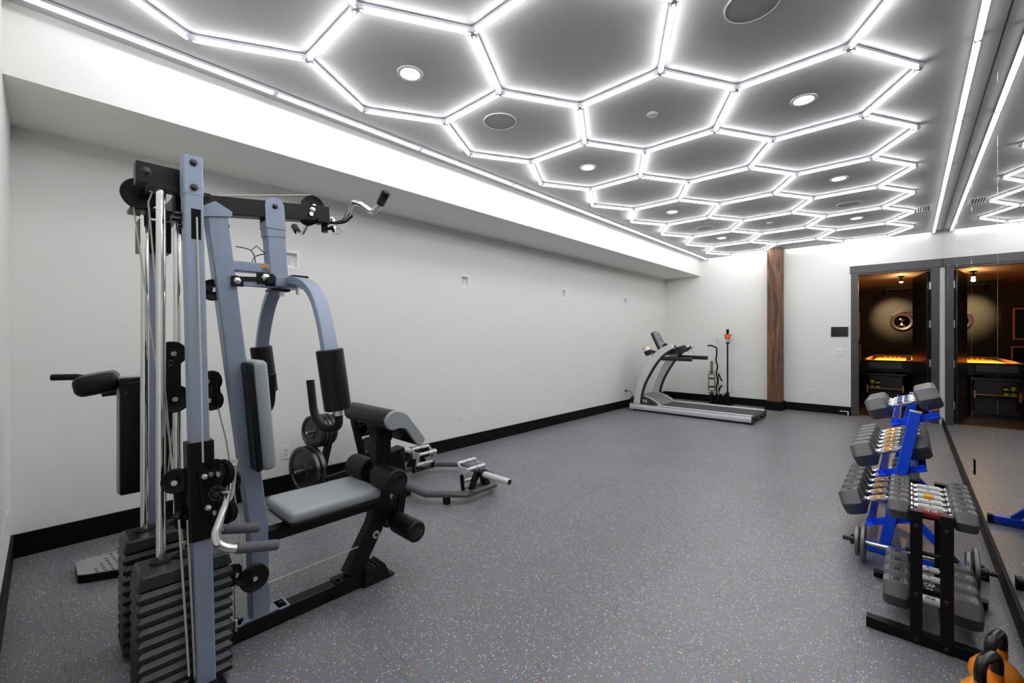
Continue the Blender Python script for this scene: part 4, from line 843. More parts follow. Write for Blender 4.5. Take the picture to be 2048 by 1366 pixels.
# stack top brackets
gp('stack_head', MB().bx(-2.21, -2.145, 0.232, 0.40, 1.957, 2.04), M_BLK, bev=0.003)
gp('bolt', bolt((-2.145, 0.262, 2.005), X1, 0.014, 0.01), M_BLKG)
gp('guide_head', MB().bx(-2.165, -2.10, 0.262, 0.46, 1.937, 1.956), M_BLK, bev=0.002)
gp('guide_head', MB().bx(-2.60, -2.46, 0.25, 0.46, 1.925, 1.942), M_BLK, bev=0.002)
gp('rear_beam', MB().bar([(-2.28, 0.427, 1.985), (-2.85, 0.427, 1.985)], 0.05, 0.085), M_BLK, bev=0.002)
gp('column_link', MB().bar([(-2.15, 0.392, 1.97), (-2.075, 0.392, 1.97)], 0.055, 0.085), M_BLK, bev=0.002)
gp('head_beam', MB().bar([(-2.20, 0.30, 1.975), (-2.66, 0.30, 1.975)], 0.05, 0.05), M_BLK, bev=0.002)
gp('rear_gusset', MB().prism([(-2.30, 1.93), (-2.62, 1.93), (-2.62, 1.84), (-2.55, 1.84)], 'XZ', 0.452, 0.458), M_BLKG)
gp('rear_bracket', MB().bx(-2.80, -2.66, 0.30, 0.42, 1.78, 1.93), M_BLK, bev=0.003)
for z_, l_ in ((1.845, 0.335), (1.80, 0.345), (1.825, 0.325)): gp('side_bolt', MB().cyl((-2.07, 0.37, z_), (-2.07, l_, z_), 0.010, 10), M_BLKG)
pulley(P(280, 388, -2.33), (0.93, -0.2, 0), 0.062, 0.026); gp('pulley_bracket', MB().bar([P(268, 368, -2.31), P(289, 392, -2.31)], 0.05, 0.005, up=X1), M_BLK)
pulley(P(425, 580, -2.235), X1, 0.046, 0.022)
pb = gp('pulley_bracket', MB().bar([P(410, 567, -2.255), P(441, 560, -2.255)], 0.05, 0.01, up=(0, 0, 1)).bar([P(404, 575, -2.21), P(425, 580, -2.21)], 0.012, 0.02), M_BLK, bev=0.001)
# floating pulley block
fb = gp('floating_block', MB().bar([P(342, 703, -2.30), P(344, 802, -2.30)], 0.055, 0.008, up=X1).bar([P(345, 703, -2.36), P(347, 802, -2.36)], 0.055, 0.008, up=X1), M_BLK, bev=0.003)
pulley(P(344, 707, -2.33), X1, 0.052, 0.026, axle=0.038); pulley(P(347, 797, -2.33), X1, 0.060, 0.026, axle=0.038)
for y in (724, 733): gp('bolt', bolt(P(341, y, -2.296), X1, 0.008, 0.004), M_BLKG, parent=fb)
fb2 = gp('floating_block', MB().bar([P(430, 745, -2.36), P(436, 815, -2.36)], 0.03, 0.006, up=X1), M_BLK, bev=0.002)
pulley(P(422, 762, -2.38), (0.6, -0.8, 0), 0.048, 0.024); pulley(P(425, 800, -2.38), (0.6, -0.8, 0), 0.048, 0.024)
# low pulleys
pulley(P(508, 1155, -2.13), X1, 0.058, 0.022, axle=0.018); gp('pulley_bracket', MB().bar([P(506, 1155, -2.112), P(482, 1166, -2.112)], 0.024, 0.008, up=X1).bar([P(481, 1166, -2.112), P(481, 1166, -2.21)], 0.03, 0.02), M_BLK, bev=0.002)
pulley(P(466, 1150, -2.2), (0.8, 0.6, 0), 0.045, 0.02)
# cables
def cab(name, pts, r=0.0032, fil=0.0): gp(name, MB().tube(pts, r, 8, fil=fil), M_CABLE)
cab('cable', [onpole(1.83, 0.004, 0.006), onpole(1.5, 0.006, 0.006), on(403, 780, 0.045), on(406, 925, 0.05)])
cab('cable', [P(264, 392, -2.34), P(330, 862, -2.28)]); cab('cable', [(-2.17, 0.285, 1.94), P(297, 405, -2.17), P(322, 690, -2.2), P(346, 960, -2.1)])
gp('cable_end', MB().cyl((-2.17, 0.283, 1.956), (-2.17, 0.284, 1.935), 0.009, 10), M_STEEL)
cab('cable', [P(436, 815, -2.36), P(452, 880, -2.3), P(478, 1045, -2.2), P(488, 1140, -2.14)])
cab('cable', [P(412, 392, -2.235)+Vector((0, 0, 0.0)), (XM, 0.915, 2.092)])
cab('cable', [P(438, 562, -2.235), (XM+0.045, 0.66, 1.645)]); cab('cable', [P(378, 430, -2.3), P(382, 690, -2.3)])
cab('cable', [P(535, 1166, -2.14), P(728, 1089, -2.22)])
for a, b in (((358, 1040), (378, 1352)), ((375, 1040), (390, 1352))): cab('cable', [P(*a, -1.99), P(*b, -1.965)], 0.0038)
cab('cable', [P(330, 815, -2.33), (-2.13, 0.372, 0.56)], 0.003); cab('cable', [P(345, 858, -2.33), (-2.53, 0.372, 0.55)], 0.003)
gp('tension_rod', MB().tube([P(469, 1160, -2.2), P(471, 1262, -2.2)], 0.004, 8), M_STEEL)
gp('rod_nut', MB().cyl(P(471, 1240, -2.2), P(471, 1262, -2.2), 0.008, 8), M_STEEL)
# weight stacks
for xc, nmx in ((-2.105, 'near'), (-2.505, 'far')):
    x0, x1, y0, y1 = xc-0.095, xc+0.095, 0.220, 0.515
    ztop = 0.505; hp = 0.037; pit = 0.0425; npl = 10; z0 = ztop-0.05-npl*pit
    gp('stack_base', MB().bx(x0+0.03, x1-0.03, y0+0.03, y1-0.03, 0.0, z0), M_RUB)
    for k in range(npl):
        z = z0+k*pit; pm = MB()
        pm.add([(x0, y0, z), (x1, y0, z), (x1, y1, z), (x0, y1, z), (x0, y0, z+0.018), (x1, y0, z+0.018), (x1, y1, z+0.018), (x0, y1, z+0.018), (x0+0.013, y0+0.013, z+hp), (x1-0.013, y0+0.013, z+hp), (x1-0.013, y1-0.013, z+hp), (x0+0.013, y1-0.013, z+hp)],
               [(3, 2, 1, 0), (0, 1, 5, 4), (1, 2, 6, 5), (2, 3, 7, 6), (3, 0, 4, 7), (4, 5, 9, 8), (5, 6, 10, 9), (6, 7, 11, 10), (7, 4, 8, 11), (8, 9, 10, 11)])
        pm.bx(x0+0.034, x1-0.034, y0+0.034, y1-0.034, z+hp-0.001, z+pit)
        gp('stack_plate', pm, M_IRON, bev=0.0025, seg=1, ang=20)
    z = ztop-0.05
    tp = MB(); tp.add([(x0, y0, z), (x1, y0, z), (x1, y1, z), (x0, y1, z), (x0+0.012, y0+0.012, ztop), (x1-0.012, y0+0.012, ztop), (x1-0.012, y1-0.012, ztop), (x0+0.012, y1-0.012, ztop)],
                      [(3, 2, 1, 0), (0, 1, 5, 4), (1, 2, 6, 5), (2, 3, 7, 6), (3, 0, 4, 7), (4, 5, 6, 7)])
    tpo = gp('stack_top_plate', tp, M_IRON, bev=0.008, seg=3)
    rx = xc-0.02
    for y in (0.303, 0.420):
        gp('guide_rod', MB().cyl((rx, y, ztop-0.02), (rx, y, 1.94), 0.0155, 24), M_CHR)
        gp('bushing', MB().lathe([(0.017, 0), (0.036, 0), (0.034, 0.006), (0.024, 0.009), (0.0165, 0.009)], (rx, y, ztop), n=28), M_RUB, parent=tpo)
    gp('selector_collar', MB().lathe([(0.0, 0), (0.032, 0), (0.03, 0.006), (0.02, 0.008), (0.012, 0.02), (0, 0.024)], (rx, 0.370, ztop), n=24), M_RUB, parent=tpo)
    gp('cable_yoke', MB().cyl((rx, 0.37, ztop+0.01), (rx, 0.37, ztop+0.05), 0.008, 12), M_STEEL, parent=tpo)
# rear post, standing pad station
gp('rear_post', MB().bar([(-2.76, 0.357, 0.03), (-2.76, 0.357, 1.92)], 0.055, 0.055, up=X1), M_GREY)
gp('rear_back_pad', MB().cushion((-2.925, 0.355, 0.875), (0.05, 0.225, 0.60), 0.022), M_VINYL)
gp('rear_back_board', MB().cushion((-2.885, 0.355, 0.875), (0.03, 0.21, 0.585), 0.01), M_VINYLB)
gp('rear_pad_mount', MB().bar([(-2.87, 0.355, 1.02), (-2.78, 0.355, 1.02)], 0.05, 0.05).bar([(-2.87, 0.355, 0.74), (-2.78, 0.355, 0.74)], 0.05, 0.05), M_BLK)
gp('pad_adjuster', MB().cyl(P(336, 909, -2.78), P(347, 909, -2.76), 0.008, 10).cyl(P(341, 909, -2.78), P(348, 909, -2.76), 0.015, 12), M_BLK)
A = MB().bar([(-2.80, 0.36, 1.13), (-2.83, 0.27, 1.115), P(262, 777, -2.90), P(230, 779, -2.95), P(205, 782, -2.98)], 0.03, 0.055, fil=0.03)
ra = gp('rear_arm', A, M_BLK, bev=0.002)
gp('forearm_pad', MB().cushion(P(196, 766, -3.0), (0.24, 0.165, 0.10), 0.036, Euler((R(10), 0, R(-8))).to_matrix()), M_VINYLB, parent=ra)
gp('rear_handle', MB().tube([P(175, 757, -3.0), P(152, 754, -3.02), P(102, 755, -3.05)], 0.0155, 14), M_RUB, parent=ra, bev=0.003)
za = 0.05; a, b, c, d = Zp(150, 1124, za), Zp(166, 1151, za), Zp(236, 1139, za), Zp(238, 1100, za)
dir1 = (c-b).normalized(); dir2 = (d-a).normalized()
poly = [(a.x, a.y), (b.x-0.03, b.y-0.02), (b.x+0.0, b.y+0.02), ((b+dir1*0.42).x, (b+dir1*0.42).y), ((a+dir2*0.42).x, (a+dir2*0.42).y)]
fp = gp('foot_plate', MB().prism([(x, y) for x, y in poly], 'XY', 0.0, za-0.004), M_BLK, bev=0.004)
gp('foot_plate_tread', MB().prism([(x, y) for x, y in poly], 'XY', za-0.0038, za), mat('grey ribbed rubber', s2l(150, 150, 150), 0.5), parent=fp)
tr = MB(); per = Vector((-dir1.y, dir1.x, 0)); 
for i in range(1, 12):
    for j in range(1, 9):
        q = b+dir1*(0.035*i+(0.017 if j % 2 else 0))+per*(0.032*j-0.01)
        if (q-b).dot(dir1) < 0.40: tr.box((q.x, q.y, za+0.001), (0.014, 0.006, 0.002), Euler((0, 0, math.atan2(dir1.y, dir1.x))).to_matrix())
gp('tread_ribs', tr, M_SLOT, parent=fp)
# lat pulldown bar hanging at the beam end
lbt = thing('lat_pulldown_bar', 'chrome lat pulldown bar with black rubber grips hanging at the beam end', 'bar', (XM, 1.03, 1.95))
def L_(x, y): p = Yp(x, y, 1.03); return p
half = [L_(668, 447), L_(690, 442), L_(697, 425), L_(705, 404), L_(722, 408), L_(745, 425), L_(757, 414), L_(763, 403)]
mir = [Vector((2*XM-p.x, p.y, p.z+0.03)) for p in half]
obj('bar_shaft', MB().tube(list(reversed(mir))+half, 0.0125, 14, fil=0.035), M_CHR, lbt)
for s_ in (1, -1):
    a, b = L_(760, 409), L_(773, 383)
    if s_ < 0: a, b = [Vector((2*XM-p.x, p.y, p.z+0.03)) for p in (a, b)]
    obj('rubber_grip', MB().tube([a, a.lerp(b, 0.08), a.lerp(b, 0.9), b], 0.019, 14), M_RUB, lbt, bev=0.006)
obj('centre_eye', MB().tube([(XM, 1.03, 1.955), (XM, 1.03, 1.93)], 0.012, 10), M_CHR, lbt)
gp('bar_hook', MB().tube([(XM+0.02, 0.86, 1.945), (XM+0.03, 1.0, 1.962), P(680, 446, -2.10), P(691, 444, -2.07), P(705, 431, -2.05)], 0.0065, 8, fil=0.03).bx(XM-0.03, XM+0.05, 0.93, 1.0, 1.955, 1.966), M_BLK)
gp('swivel', MB().cyl((XM, 0.985, 1.96), (XM, 0.985, 1.915), 0.016, 12).tube([(XM, 0.985, 1.93), P(664, 456, -2.2), P(668, 464, -2.2)], 0.008, 8), M_BLK)
gp('carabiner', MB().tube(fillet([P(664, 461, -2.2), P(668, 468, -2.2), P(678, 468, -2.18), P(685, 461, -2.17), P(684, 457, -2.17), P(667, 459, -2.2)], 0.01)+[P(664, 461, -2.2)], 0.003, 8), M_STEEL)

# ================================================================== PLATE TREE WITH PLATES
TA = R(12); TO = Vector((-3.70, 1.80, 0)); TR = Matrix.Rotation(TA, 3, 'Z')
def tw(p): return TO+TR @ Vector(p)
t = thing('plate_tree', 'black A-frame weight plate tree standing by the left wall behind the seat', 'weight rack', TO)
for s_ in (1, -1):
    obj('leg', MB().bar([tw((0, s_*0.03, 0.76)), tw((0, s_*0.10, 0.66)), tw((0, s_*0.27, 0.03))], 0.05, 0.05, up=TR @ Vector((1, 0, 0))), M_BLK, t, bev=0.002)
    obj('foot', MB().bar([tw((-0.2, s_*0.27, 0.02)), tw((0.2, s_*0.27, 0.02))], 0.05, 0.036), M_BLK, t, bev=0.002)
    for z, y0, y1 in ((0.585, 0.11, 0.36), (0.29, 0.19, 0.46)):
        obj('peg', MB().cyl(tw((0.0, s_*y0, z)), tw((0.0, s_*y1, z)), 0.0125, 16), M_STEEL, t, bev=0.002)
obj('cross_brace', MB().bar([tw((0, -0.23, 0.16)), tw((0, 0.23, 0.16))], 0.04, 0.04), M_BLK, t)
obj('top_plate', MB().box(tw((0, 0, 0.765)), (0.06, 0.1, 0.02), TR), M_BLK, t, bev=0.003)
def plate_proto(name, r, th):
    root = thing(name, None, None)
    ax = (0, 1, 0); h = th/2
    obj('plate_rim', MB().lathe([(r*0.80, -h*0.5), (r*0.84, -h), (r*0.97, -h), (r, -h*0.7), (r, h*0.7), (r*0.97, h), (r*0.84, h), (r*0.80, h*0.5), (r*0.80, -h*0.5)], (0, 0, 0), ax, n=48), M_PLAT, root)
    obj('plate_hub', MB().lathe([(0.026, -h*1.0), (r*0.30, -h*1.0), (r*0.34, -h*0.6), (r*0.44, -h*0.4), (r*0.44, h*0.4), (r*0.34, h*0.6), (r*0.30, h), (0.026, h), (0.026, -h)], (0, 0, 0), ax, n=40), M_PLAT, root)
    wb = MB()
    for k in range(3):
        a0 = R(120*k+30); a1 = a0+R(56); n = 7
        outer = [(r*0.83*math.cos(a0+(a1-a0)*i/n), r*0.83*math.sin(a0+(a1-a0)*i/n)) for i in range(n+1)]
        inner = [(r*0.42*math.cos(a0-0.2+(a1-a0+0.4)*i/n), r*0.42*math.sin(a0-0.2+(a1-a0+0.4)*i/n)) for i in range(n, -1, -1)]
        wb.prism(outer+inner, 'XZ', -h*0.35, h*0.35)
    obj('plate_web', wb, M_PLAT, root)
    return root
def plates(proto, tr_, spots, name, labels, cat, group):
    out = []
    for i, ((loc, rot), lb) in enumerate(zip(spots, labels)):
        if i == 0: o = proto; o.location = loc; o.rotation_euler = rot
        else: o = dup(proto, loc, rot, tree=tr_)
        o['label'] = lb; o['category'] = cat; o['group'] = group; out.append(o)
    return out
rz = TA
med = plate_proto('weight_plate', 0.135, 0.034); medt = tree_of(med)
sp_, lb_ = [], []
names = ['outermost', 'second', 'third', 'innermost']
for k in range(4):
    sp_.append((tw((0, -0.30+0.042*k, 0.585)), (0, R(17*k+10), rz))); lb_.append('black grip weight plate, %s of four on the tree\'s upper left peg' % names[k])
for k in range(3):
    sp_.append((tw((0, 0.28-0.042*k, 0.585)), (0, R(31*k), rz))); lb_.append('black grip weight plate, %s of three on the tree\'s upper right peg' % ['outermost', 'middle', 'innermost'][k])
for k in range(3):
    sp_.append((tw((0, 0.375-0.042*k, 0.29)), (0, R(23*k), rz))); lb_.append('black grip weight plate, %s of three on the tree\'s lower right peg' % ['outermost', 'middle', 'innermost'][k])
plates(med, medt, sp_, 'weight_plate', lb_, 'weight plate', 'medium black plates on the plate tree')
big = plate_proto('weight_plate', 0.19, 0.042); bigt = tree_of(big)
plates(big, bigt, [(tw((0, -0.375, 0.29)), (0, R(35), rz)), (tw((0, -0.325, 0.29)), (0, R(70), rz))], 'weight_plate', ['large black grip weight plate, outer one on the tree\'s lower left peg', 'large black grip weight plate, inner one on the tree\'s lower left peg'], 'weight plate', 'large black plates on the plate tree')
sm = plate_proto('floor_weight_plate', 0.10, 0.022); smt = tree_of(sm)
fl, lbs = [], []
for (x, y), n, w_ in (((-3.36, 1.66), 2, 'under the seat edge'), ((-3.36, 1.92), 3, 'beside the front post'), ((-3.56, 1.86), 1, 'behind the front post')):
    for k in range(n): fl.append(((x+0.004*k, y, 0.0115+0.0235*k), (R(90), 0, R(20*k)))); lbs.append('small black plate flat on the floor %s, %s' % (w_, ['lowest', 'second up', 'topmost'][k] if n > 1 else 'alone'))
plates(sm, smt, fl, 'floor_weight_plate', lbs, 'weight plate', 'small plates lying on the floor by the gym')

# ================================================================== TRAP BAR
t = thing('trap_bar', 'black trap bar with silver rotating handles and steel sleeves lying on the floor', 'trap bar', (-3.15, 2.49, 0))
hexa = [(-3.42, 2.13), (-2.92, 2.13), (-2.685, 2.34), (-2.685, 2.665), (-2.90, 2.85), (-3.36, 2.85), (-3.60, 2.64), (-3.60, 2.34)]
ring = [(x, y, 0.08) for x, y in hexa]
obj('frame', MB().sweep(ring, [(-0.034, -0.018), (0.034, -0.018), (0.034, 0.004), (0.022, 0.020), (-0.022, 0.020), (-0.034, 0.004)], closed=True, up=(0, 0, 1)), mat('worn black steel', s2l(76, 76, 80), 0.4), t, bev=0.002)
for x, y in ((-2.80, 2.24), (-3.28, 2.85), (-3.2, 2.13), (-3.0, 2.85)): obj('foot_block', MB().box((x, y, 0.032), (0.045, 0.045, 0.064)), M_RUB, t, bev=0.003)
for s_, xc in ((1, -2.685), (-1, -3.60)):
    obj('side_post', MB().bar([(xc, 2.41, 0.09), (xc-s_*0.0, 2.44, 0.17), (xc, 2.47, 0.215), (xc, 2.53, 0.215)], 0.05, 0.035, up=X1).bar([(xc, 2.59, 0.09), (xc, 2.56, 0.17), (xc, 2.53, 0.215)], 0.05, 0.035, up=X1), M_BLK, t, bev=0.003)
    obj('clamp_plate', MB().bx(xc-0.036, xc+0.036, 2.36, 2.43, 0.096, 0.102).bx(xc-0.036, xc+0.036, 2.36, 2.43, 0.058, 0.064), mat('clamp grey', s2l(120, 120, 124), 0.4, metal=0.5), t)
    obj('sleeve_collar', MB().lathe([(0.0, 0), (0.03, 0), (0.042, 0.006), (0.042, 0.018), (0.03, 0.024), (0, 0.024)], (xc+s_*0.03, 2.51, 0.215), (s_, 0, 0), n=28), M_BLKG, t)
    obj('sleeve', MB().lathe([(0, 0), (0.025, 0), (0.025, 0.282), (0.022, 0.288), (0.02, 0.289), (0, 0.289)], (xc+s_*0.052, 2.51, 0.215), (s_, 0, 0), n=28), M_SIL, t)
    obj('sleeve_end', MB().lathe([(0, 0), (0.021, 0), (0.021, 0.002), (0, 0.002)], (xc+s_*0.341, 2.51, 0.215), (s_, 0, 0), n=28), M_BLKG, t)
    # rotating three grip handle
    hx_ = xc-s_*0.10 if s_ > 0 else xc+0.13
    gy0, gy1 = 2.40, 2.60
    tri = [(hx_-0.07, 0.30), (hx_-0.02, 0.265), (hx_+0.05, 0.275), (hx_+0.075, 0.255), (hx_+0.03, 0.17), (hx_+0.0, 0.13), (hx_-0.03, 0.15), (hx_-0.045, 0.22)]
    for y in (gy0, gy1):
        cp = obj('handle_cheek', MB().prism([(v.x, v.y) for v in fillet([Vector((a, b, 0)) for a, b in tri+[tri[0]]], 0.012, 3)][:-1], 'XZ', y-0.004, y+0.004), M_SIL, t, bev=0.001)
        obj('pivot_bolt', MB().cyl((hx_, y-0.012, 0.20), (hx_, y+0.012, 0.20), 0.011, 12), M_BLKG, cp)
    for (x, z) in ((hx_-0.06, 0.288), (hx_+0.062, 0.258), (hx_, 0.145)):
        g = obj('hand_grip', MB().cyl((x, gy0+0.004, z), (x, gy1-0.004, z), 0.015, 18), M_SIL, t)
        obj('grip_mark', MB().lathe([(0.0152, 0), (0.0156, 0), (0.0156, 0.004), (0.0152, 0.004)], (x, 2.498, z), (0, 1, 0), n=18), M_BLKG, g)
    obj('handle_arm', MB().bar([(hx_, gy0-0.012, 0.20), (hx_+s_*0.02, gy0-0.012, 0.075)], 0.035, 0.014, up=(0, 1, 0)).bar([(hx_, gy1+0.012, 0.20), (hx_+s_*0.02, gy1+0.012, 0.075)], 0.035, 0.014, up=(0, 1, 0)).bar([(hx_+s_*0.02, gy0-0.02, 0.082), (hx_+s_*0.02, gy1+0.02, 0.082)], 0.035, 0.014), M_BLK, t, bev=0.002)
    obj('arm_link', MB().bar([(hx_+s_*0.02, 2.5, 0.08), (xc, 2.5, 0.08)], 0.05, 0.02), M_BLK, t)

# ================================================================== DUMBBELLS
M_STK_B = mat('blue printed sticker', s2l(60, 72, 130), 0.5); M_STK_O = mat('orange printed sticker', s2l(242, 168, 40), 0.5)
M_STK_W = mat('white sticker', s2l(214, 214, 214), 0.5); M_STK_R = mat('red sticker', s2l(150, 40, 40), 0.5)
def dumbbell_proto(name, L, D, hl, num, sticker, rh=0.015):
    """axis along X, flats up and down"""
    root = thing(name, None, None); r = D/2/math.cos(R(30))
    for s_ in (1, -1):
        x0 = s_*(L/2-hl); vs = []; rings = [(0, 0.62), (0.10, 0.93), (0.22, 1.0), (0.78, 1.0), (0.92, 0.93), (1.0, 0.80)]
        for f, q in rings:
            for k in range(6): a = R(60*k); vs.append((x0+s_*hl*f, r*q*math.cos(a), r*q*math.sin(a)))
        fs = [(i*6+k, i*6+(k+1) % 6, i*6+6+(k+1) % 6, i*6+6+k) for i in range(5) for k in range(6)]+[list(range(5, -1, -1)), list(range(30, 36))]
        hd = obj('head', MB().add(vs, fs), M_DUMB, root, bev=D*0.02, seg=2)
        if num:
            zc = D/2+0.0006; xc = x0+s_*hl*0.5; w2 = hl*0.24; fr = MB()
            fr.bx(xc-w2, xc+w2, -w2-0.0015, -w2, zc-0.001, zc+0.0006).bx(xc-w2, xc+w2, w2, w2+0.0015, zc-0.001, zc+0.0006).bx(xc-w2-0.0015, xc-w2, -w2, w2, zc-0.001, zc+0.0006).bx(xc+w2, xc+w2+0.0015, -w2, w2, zc-0.001, zc+0.0006)
            obj('number_frame', fr, M_BLKG, hd)
            obj('number', text_mb(num, w2*1.35, (xc, 0, zc), (0, s_, 0), (-s_, 0, 0), 0.0012, 0.0004), M_BLKG, hd)
    hL = L/2-hl; prof = [(0, -hL-0.008), (rh*0.95, -hL-0.008), (rh*1.25, -hL+0.001), (rh*1.25, -hL+0.007), (rh*0.85, -hL+0.012), (rh*1.0, -hL*0.5), (rh*1.12, 0), (rh*1.0, hL*0.5), (rh*0.85, hL-0.012), (rh*1.25, hL-0.007), (rh*1.25, hL-0.001), (rh*0.95, hL+0.008), (0, hL+0.008)]
    h = obj('handle', MB().lathe(prof, (0, 0, 0), X1, n=24), M_CHR, root)
    sk = MB(); hw_ = hL*0.62
    def strip_(x0, x1, a0, a1, rr):
        n = 6; vs = []; fs = []
        for i in range(n+1):
            a = R(a0+(a1-a0)*i/n)
            for x in (x0, x1): rad = rr+rh*(0.12*(1-abs(x)/hL)); vs.append((x, rad*math.cos(a), rad*math.sin(a)))
        for i in range(n): fs.append((i*2, i*2+1, i*2+3, i*2+2))
        return vs, fs
    v, f = strip_(-hw_, hw_, 20, 200, rh*1.0+0.0012); obj('sticker', MB().add(v, f), M_STK_W, h)
    if sticker:
        v, f = strip_(-hw_*0.55, hw_*0.05, 75, 175, rh*1.0+0.0018); v2, f2 = strip_(hw_*0.3, hw_*0.75, 95, 150, rh*1.0+0.0018)
        obj('sticker_print', MB().add(v, f).add(v2, f2), sticker, h)
    return root
ordn = ['nearest the camera', 'second from the camera', 'third from the camera', 'fourth from the camera', 'fifth from the camera', 'farthest from the camera']
def place_db(proto, spots, where, group, names_=ordn):
    tr_ = tree_of(proto); n = len(spots); out = []
    for i, (loc, rot) in enumerate(spots):
        if i == 0: o = proto; o.location = loc; o.rotation_euler = rot
        else: o = dup(proto, loc, rot, tree=tr_)
        nm_ = names_[-1] if i == n-1 else names_[i]
        out.append(o); o['label'] = 'grey hex dumbbell on the %s, %s' % (where, nm_); o['category'] = 'dumbbell'; o['group'] = group
    return out

# small black rack
t = thing('small_dumbbell_rack', 'small black two tier dumbbell rack with flat steel legs, nearest the camera', 'dumbbell rack', (0.07, 2.9, 0))
YA, YB2 = 2.64, 3.22
def xr(px, Y): return Yp(px, 1100, Y).x
ul = [(xr(1820, YA), xr(1845, YA)), (xr(1880, YA), xr(1908, YA))]
for (ya, s_) in ((YA, 1), (YB2, -1)):
    fx0, fx1 = -0.152, 0.29
    obj('foot', MB().bx(fx0, fx1, ya-0.002, ya+0.002, 0.0, 0.048).bx(fx0, fx1, min(ya, ya+s_*0.045), max(ya, ya+s_*0.045), 0.044, 0.048), M_BLK, t, bev=0.001)
    for (a, b) in ul:
        ztop = 0.595
        u = obj('upright', MB().bx(a, b, ya-s_*0.007-0.0025, ya-s_*0.007+0.0025, 0.02, ztop).bx(a, b, min(ya-s_*0.007, ya+s_*0.03), max(ya-s_*0.007, ya+s_*0.03), ztop-0.004, ztop).bx(b-0.004, b, min(ya, ya+s_*0.035), max(ya, ya+s_*0.035), 0.05, ztop), M_BLK, t, bev=0.001)
        if s_ > 0:
            for z in (0.53, 0.225, 0.025): obj('bolt', MB().lathe([(0, 0), (0.0125, 0), (0.011, 0.004), (0.006, 0.0065), (0, 0.007)], ((a+b)/2, ya-0.0095, z), (0, -1, 0), n=20), M_BLKG, u)
    zr = 0.405
    obj('spacer_rod', MB().cyl((ul[0][0]-0.015, ya+s_*0.02, zr), (ul[1][1]+0.012, ya+s_*0.02, zr), 0.0095, 14), M_BLK, t)
for (a, b), k in ((ul[0], 1), (ul[1], -1)):
    xm = (a+b)/2
    for z in (0.548, 0.112): obj('rail', MB().bx(xm-0.003 if k > 0 else xm-0.022, xm+0.022 if k > 0 else xm+0.003, YA+0.03, YB2-0.03, z, z+0.004).bx(xm-0.003, xm+0.001, YA-0.0, YB2, z-0.03, z+0.004), M_BLK, t, bev=0.001)
xm = (ul[0][0]+ul[1][1])/2
pA = dumbbell_proto('hex_dumbbell', 0.292, 0.088, 0.078, '15', None, 0.0135)
dA = place_db(pA, [((xm, 2.70+0.0895*k, 0.575), (0, 0, 0)) for k in range(6)], 'top tier of the small black rack', 'dumbbells on the small black rack, top tier')
pB = dumbbell_proto('hex_dumbbell', 0.335, 0.122, 0.10, '35', None, 0.0155)
dB = place_db(pB, [((xm, 2.80+0.124*k, 0.140), (0, 0, 0)) for k in range(4)], 'low tier of the small black rack', 'dumbbells on the small black rack, low tier', ['nearest the camera', 'second from the camera', 'third from the camera', 'farthest from the camera'])
# printed sleeve on the two nearest handles
def wrap(root, r, hw_, m, lines, mt, tilt_=55):
    o = obj('printed_wrap', MB().cyl((-hw_, 0, 0), (hw_, 0, 0), r, 24), m, root)
    a = R(tilt_); n = Vector((0, -math.cos(a), math.sin(a))); u = Vector((0, math.sin(a), math.cos(a)))
    for tx, sz, off in lines: obj('wrap_print', text_mb(tx, sz, n*(r+0.0008)+u*off, (1, 0, 0), u, 0.001, 0.0003), mt, o)
wrap(dA[0], 0.0185, 0.045, M_STK_R, (('15 LB', 0.018, 0.003),), M_STK_W)
wrap(dB[1], 0.0205, 0.046, M_BLKG, (('CAP', 0.022, 0.008), ('50 LB', 0.010, -0.011)), M_STK_W)
wrap(dB[0], 0.0205, 0.046, M_STK_W, (('35 LB', 0.014, 0.0),), M_BLKG)
for i_ in (3,):
    o = obj('orange_sticker', MB().lathe([(0.0163, -0.02), (0.0166, -0.02), (0.0166, 0.016), (0.0163, 0.016)], (0, 0, 0), X1, n=20), M_STK_O, dA[i_])

# blue rack
t = thing('blue_dumbbell_rack', 'royal blue three tier dumbbell rack leaning back toward the mirrors', 'dumbbell rack', (0.05, 4.2, 0))
BA, BB_ = 3.60, 4.76
for yy in (BA, BB_):
    obj('upright', MB().bar([(-0.124, yy, 0.02), (0.027, yy, 0.915)], 0.056, 0.04, up=(0, 1, 0)), M_BLUE, t, bev=0.002)
    obj('upright_cap', MB().bar([(0.0267, yy, 0.913), (0.0278, yy, 0.920)], 0.058, 0.042, up=(0, 1, 0)), M_SIL, t)
    obj('rear_strut', MB().bar([(-0.05, yy, 0.34), (0.20, yy, 0.05)], 0.04, 0.04, up=(0, 1, 0)), M_BLUE, t, bev=0.002)
    obj('foot', MB().bar([(-0.215, yy-0.0, 0.03), (0.30, yy-0.0, 0.03)], 0.05, 0.055), M_BLUE, t, bev=0.002)
    obj('foot_cap', MB().box((0.312, yy, 0.03), (0.03, 0.053, 0.058)), M_RUB, t, bev=0.003)
    for (xa, za_, xb, zb) in ((-0.085, 0.824, 0.131, 0.902), (-0.146, 0.497, 0.073, 0.575), (-0.203, 0.170, 0.02, 0.25)):
        obj('tier_arm', MB().bar([(xa, yy+0.026, za_), (xb, yy+0.026, zb)], 0.008, 0.042, up=(-0.35, 0, 0.94)), M_BLUE, t, bev=0.001)
